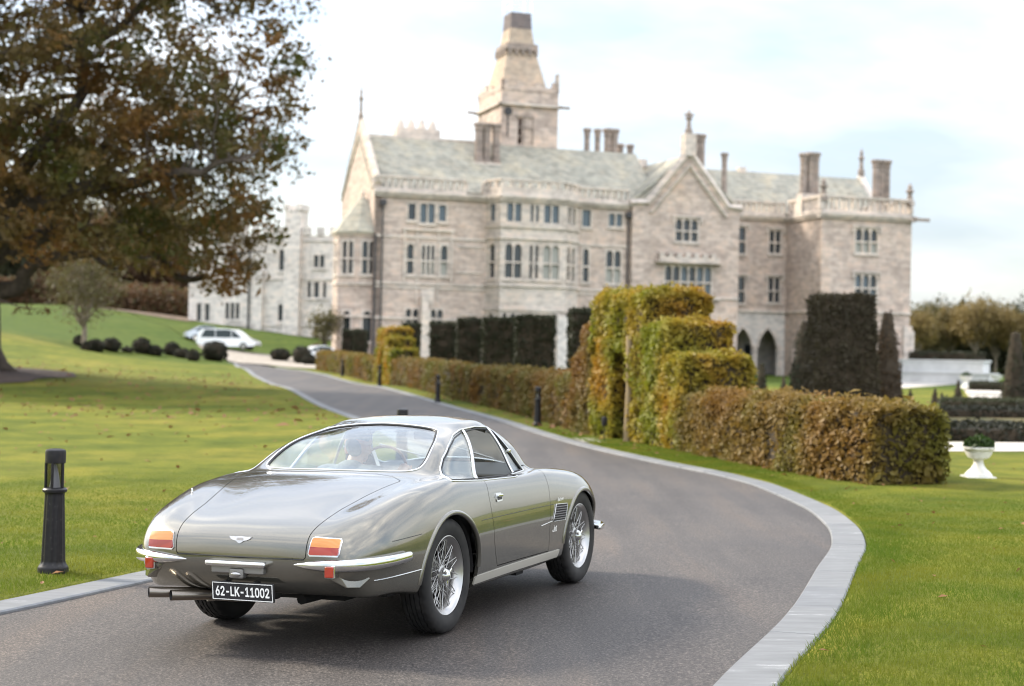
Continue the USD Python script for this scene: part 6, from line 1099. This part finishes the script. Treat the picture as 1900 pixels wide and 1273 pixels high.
bones = [((-.22, Y, .55), .15, (-.23, Y, .72), .145), ((-.23, Y-.10, .80), .10, (-.23, Y+.10, .80), .10), ((-.23, Y, .72), .14, (-.22, Y, .82), .12), ((-.215, Y-.17, .845), .062, (-.215, Y+.17, .845), .062), ((-.205, Y, .85), .060, (-.14, Y, .95), .054), (hd+[0, 0, .02], .082, hd+[.015, 0, -.01], .080), (hd+[-.03, 0, .025], .084, hd+[.01, 0, .03], .084), (hd+[.04, 0, -.05], .050, hd+[.055, 0, -.075], .038),
         (hd+[.085, 0, -.012], .014, hd+[.105, 0, -.03], .013), (hd+[-.01, .085, -.01], .016, hd+[-.012, .088, -.04], .012), (hd+[-.01, -.085, -.01], .016, hd+[-.012, -.088, -.04], .012)]
for s in (1, -1):
    sh, el, wr = np.array([-.21, Y+s*.20, .84]), np.array([-.06, Y+s*.25, .62]), np.array([.20, Y+s*.185, .835]); bones += [(sh, .062, el, .048), (el, .046, wr, .030), (wr, .028, wr+[.05, -s*.01, .035], .034), ((-.15, Y+s*.09, .52), .09, (.26, Y+s*.10, .60), .070), ((.26, Y+s*.10, .60), .066, (.62, Y+s*.10, .40), .045), ((.62, Y+s*.10, .40), .04, (.72, Y+s*.10, .42), .035)]
    for k in range(4): q = wr+[.075, -s*.01, .030+.0*k] + np.array([0, (k-1.5)*.019, 0]); bones += [(q, .010, q+[.030, 0, .012-.002*abs(k-1.5)], .009), (q+[.030, 0, .012], .009, q+[.030, -s*.004, -.022], .008)]
    bones += [(wr+[.03, -s*.035, .03], .012, wr+[.065, -s*.050, .02], .010)]
body_p = person_mesh(bones); put('body', body_p, skin, dr, smooth=True)
jk = [((-.22, Y, .54), .165, (-.235, Y, .72), .158), ((-.235, Y-.10, .80), .112, (-.235, Y+.10, .80), .112), ((-.235, Y, .72), .152, (-.225, Y, .82), .132), ((-.218, Y-.17, .845), .074, (-.218, Y+.17, .845), .074), ((-.21, Y, .85), .072, (-.185, Y, .885), .064)]
for s in (1, -1): jk += [((-.21, Y+s*.20, .84), .073, (-.06, Y+s*.25, .62), .060), ((-.06, Y+s*.25, .62), .057, (.17, Y+s*.19, .815), .043)]
put('jacket', person_mesh(jk), jacket, dr, smooth=True)
hm = person_mesh([(hd+[-.022, 0, .050], .086, hd+[.012, 0, .056], .082), (hd+[-.055, 0, .015], .068, hd+[-.058, 0, -.015], .055)], .012); put('hair', hm, hair_m, dr, smooth=True)
put('shirt_collar', lathe([(.066, 0), (.062, .03), (.058, .03), (.06, 0)], 20).apply_transform(RY(.5)).apply_translation((-.178, Y, .885)), plain('white_collar', (.7, .7, .7), .8), dr)
for s in (1, -1): put('eye', moved(trimesh.creation.icosphere(2, .012), hd+[.076, s*.032, .008]), plain('eye', (.5, .5, .48), .2) if s > 0 else LOOK+'eye', dr, smooth=True)
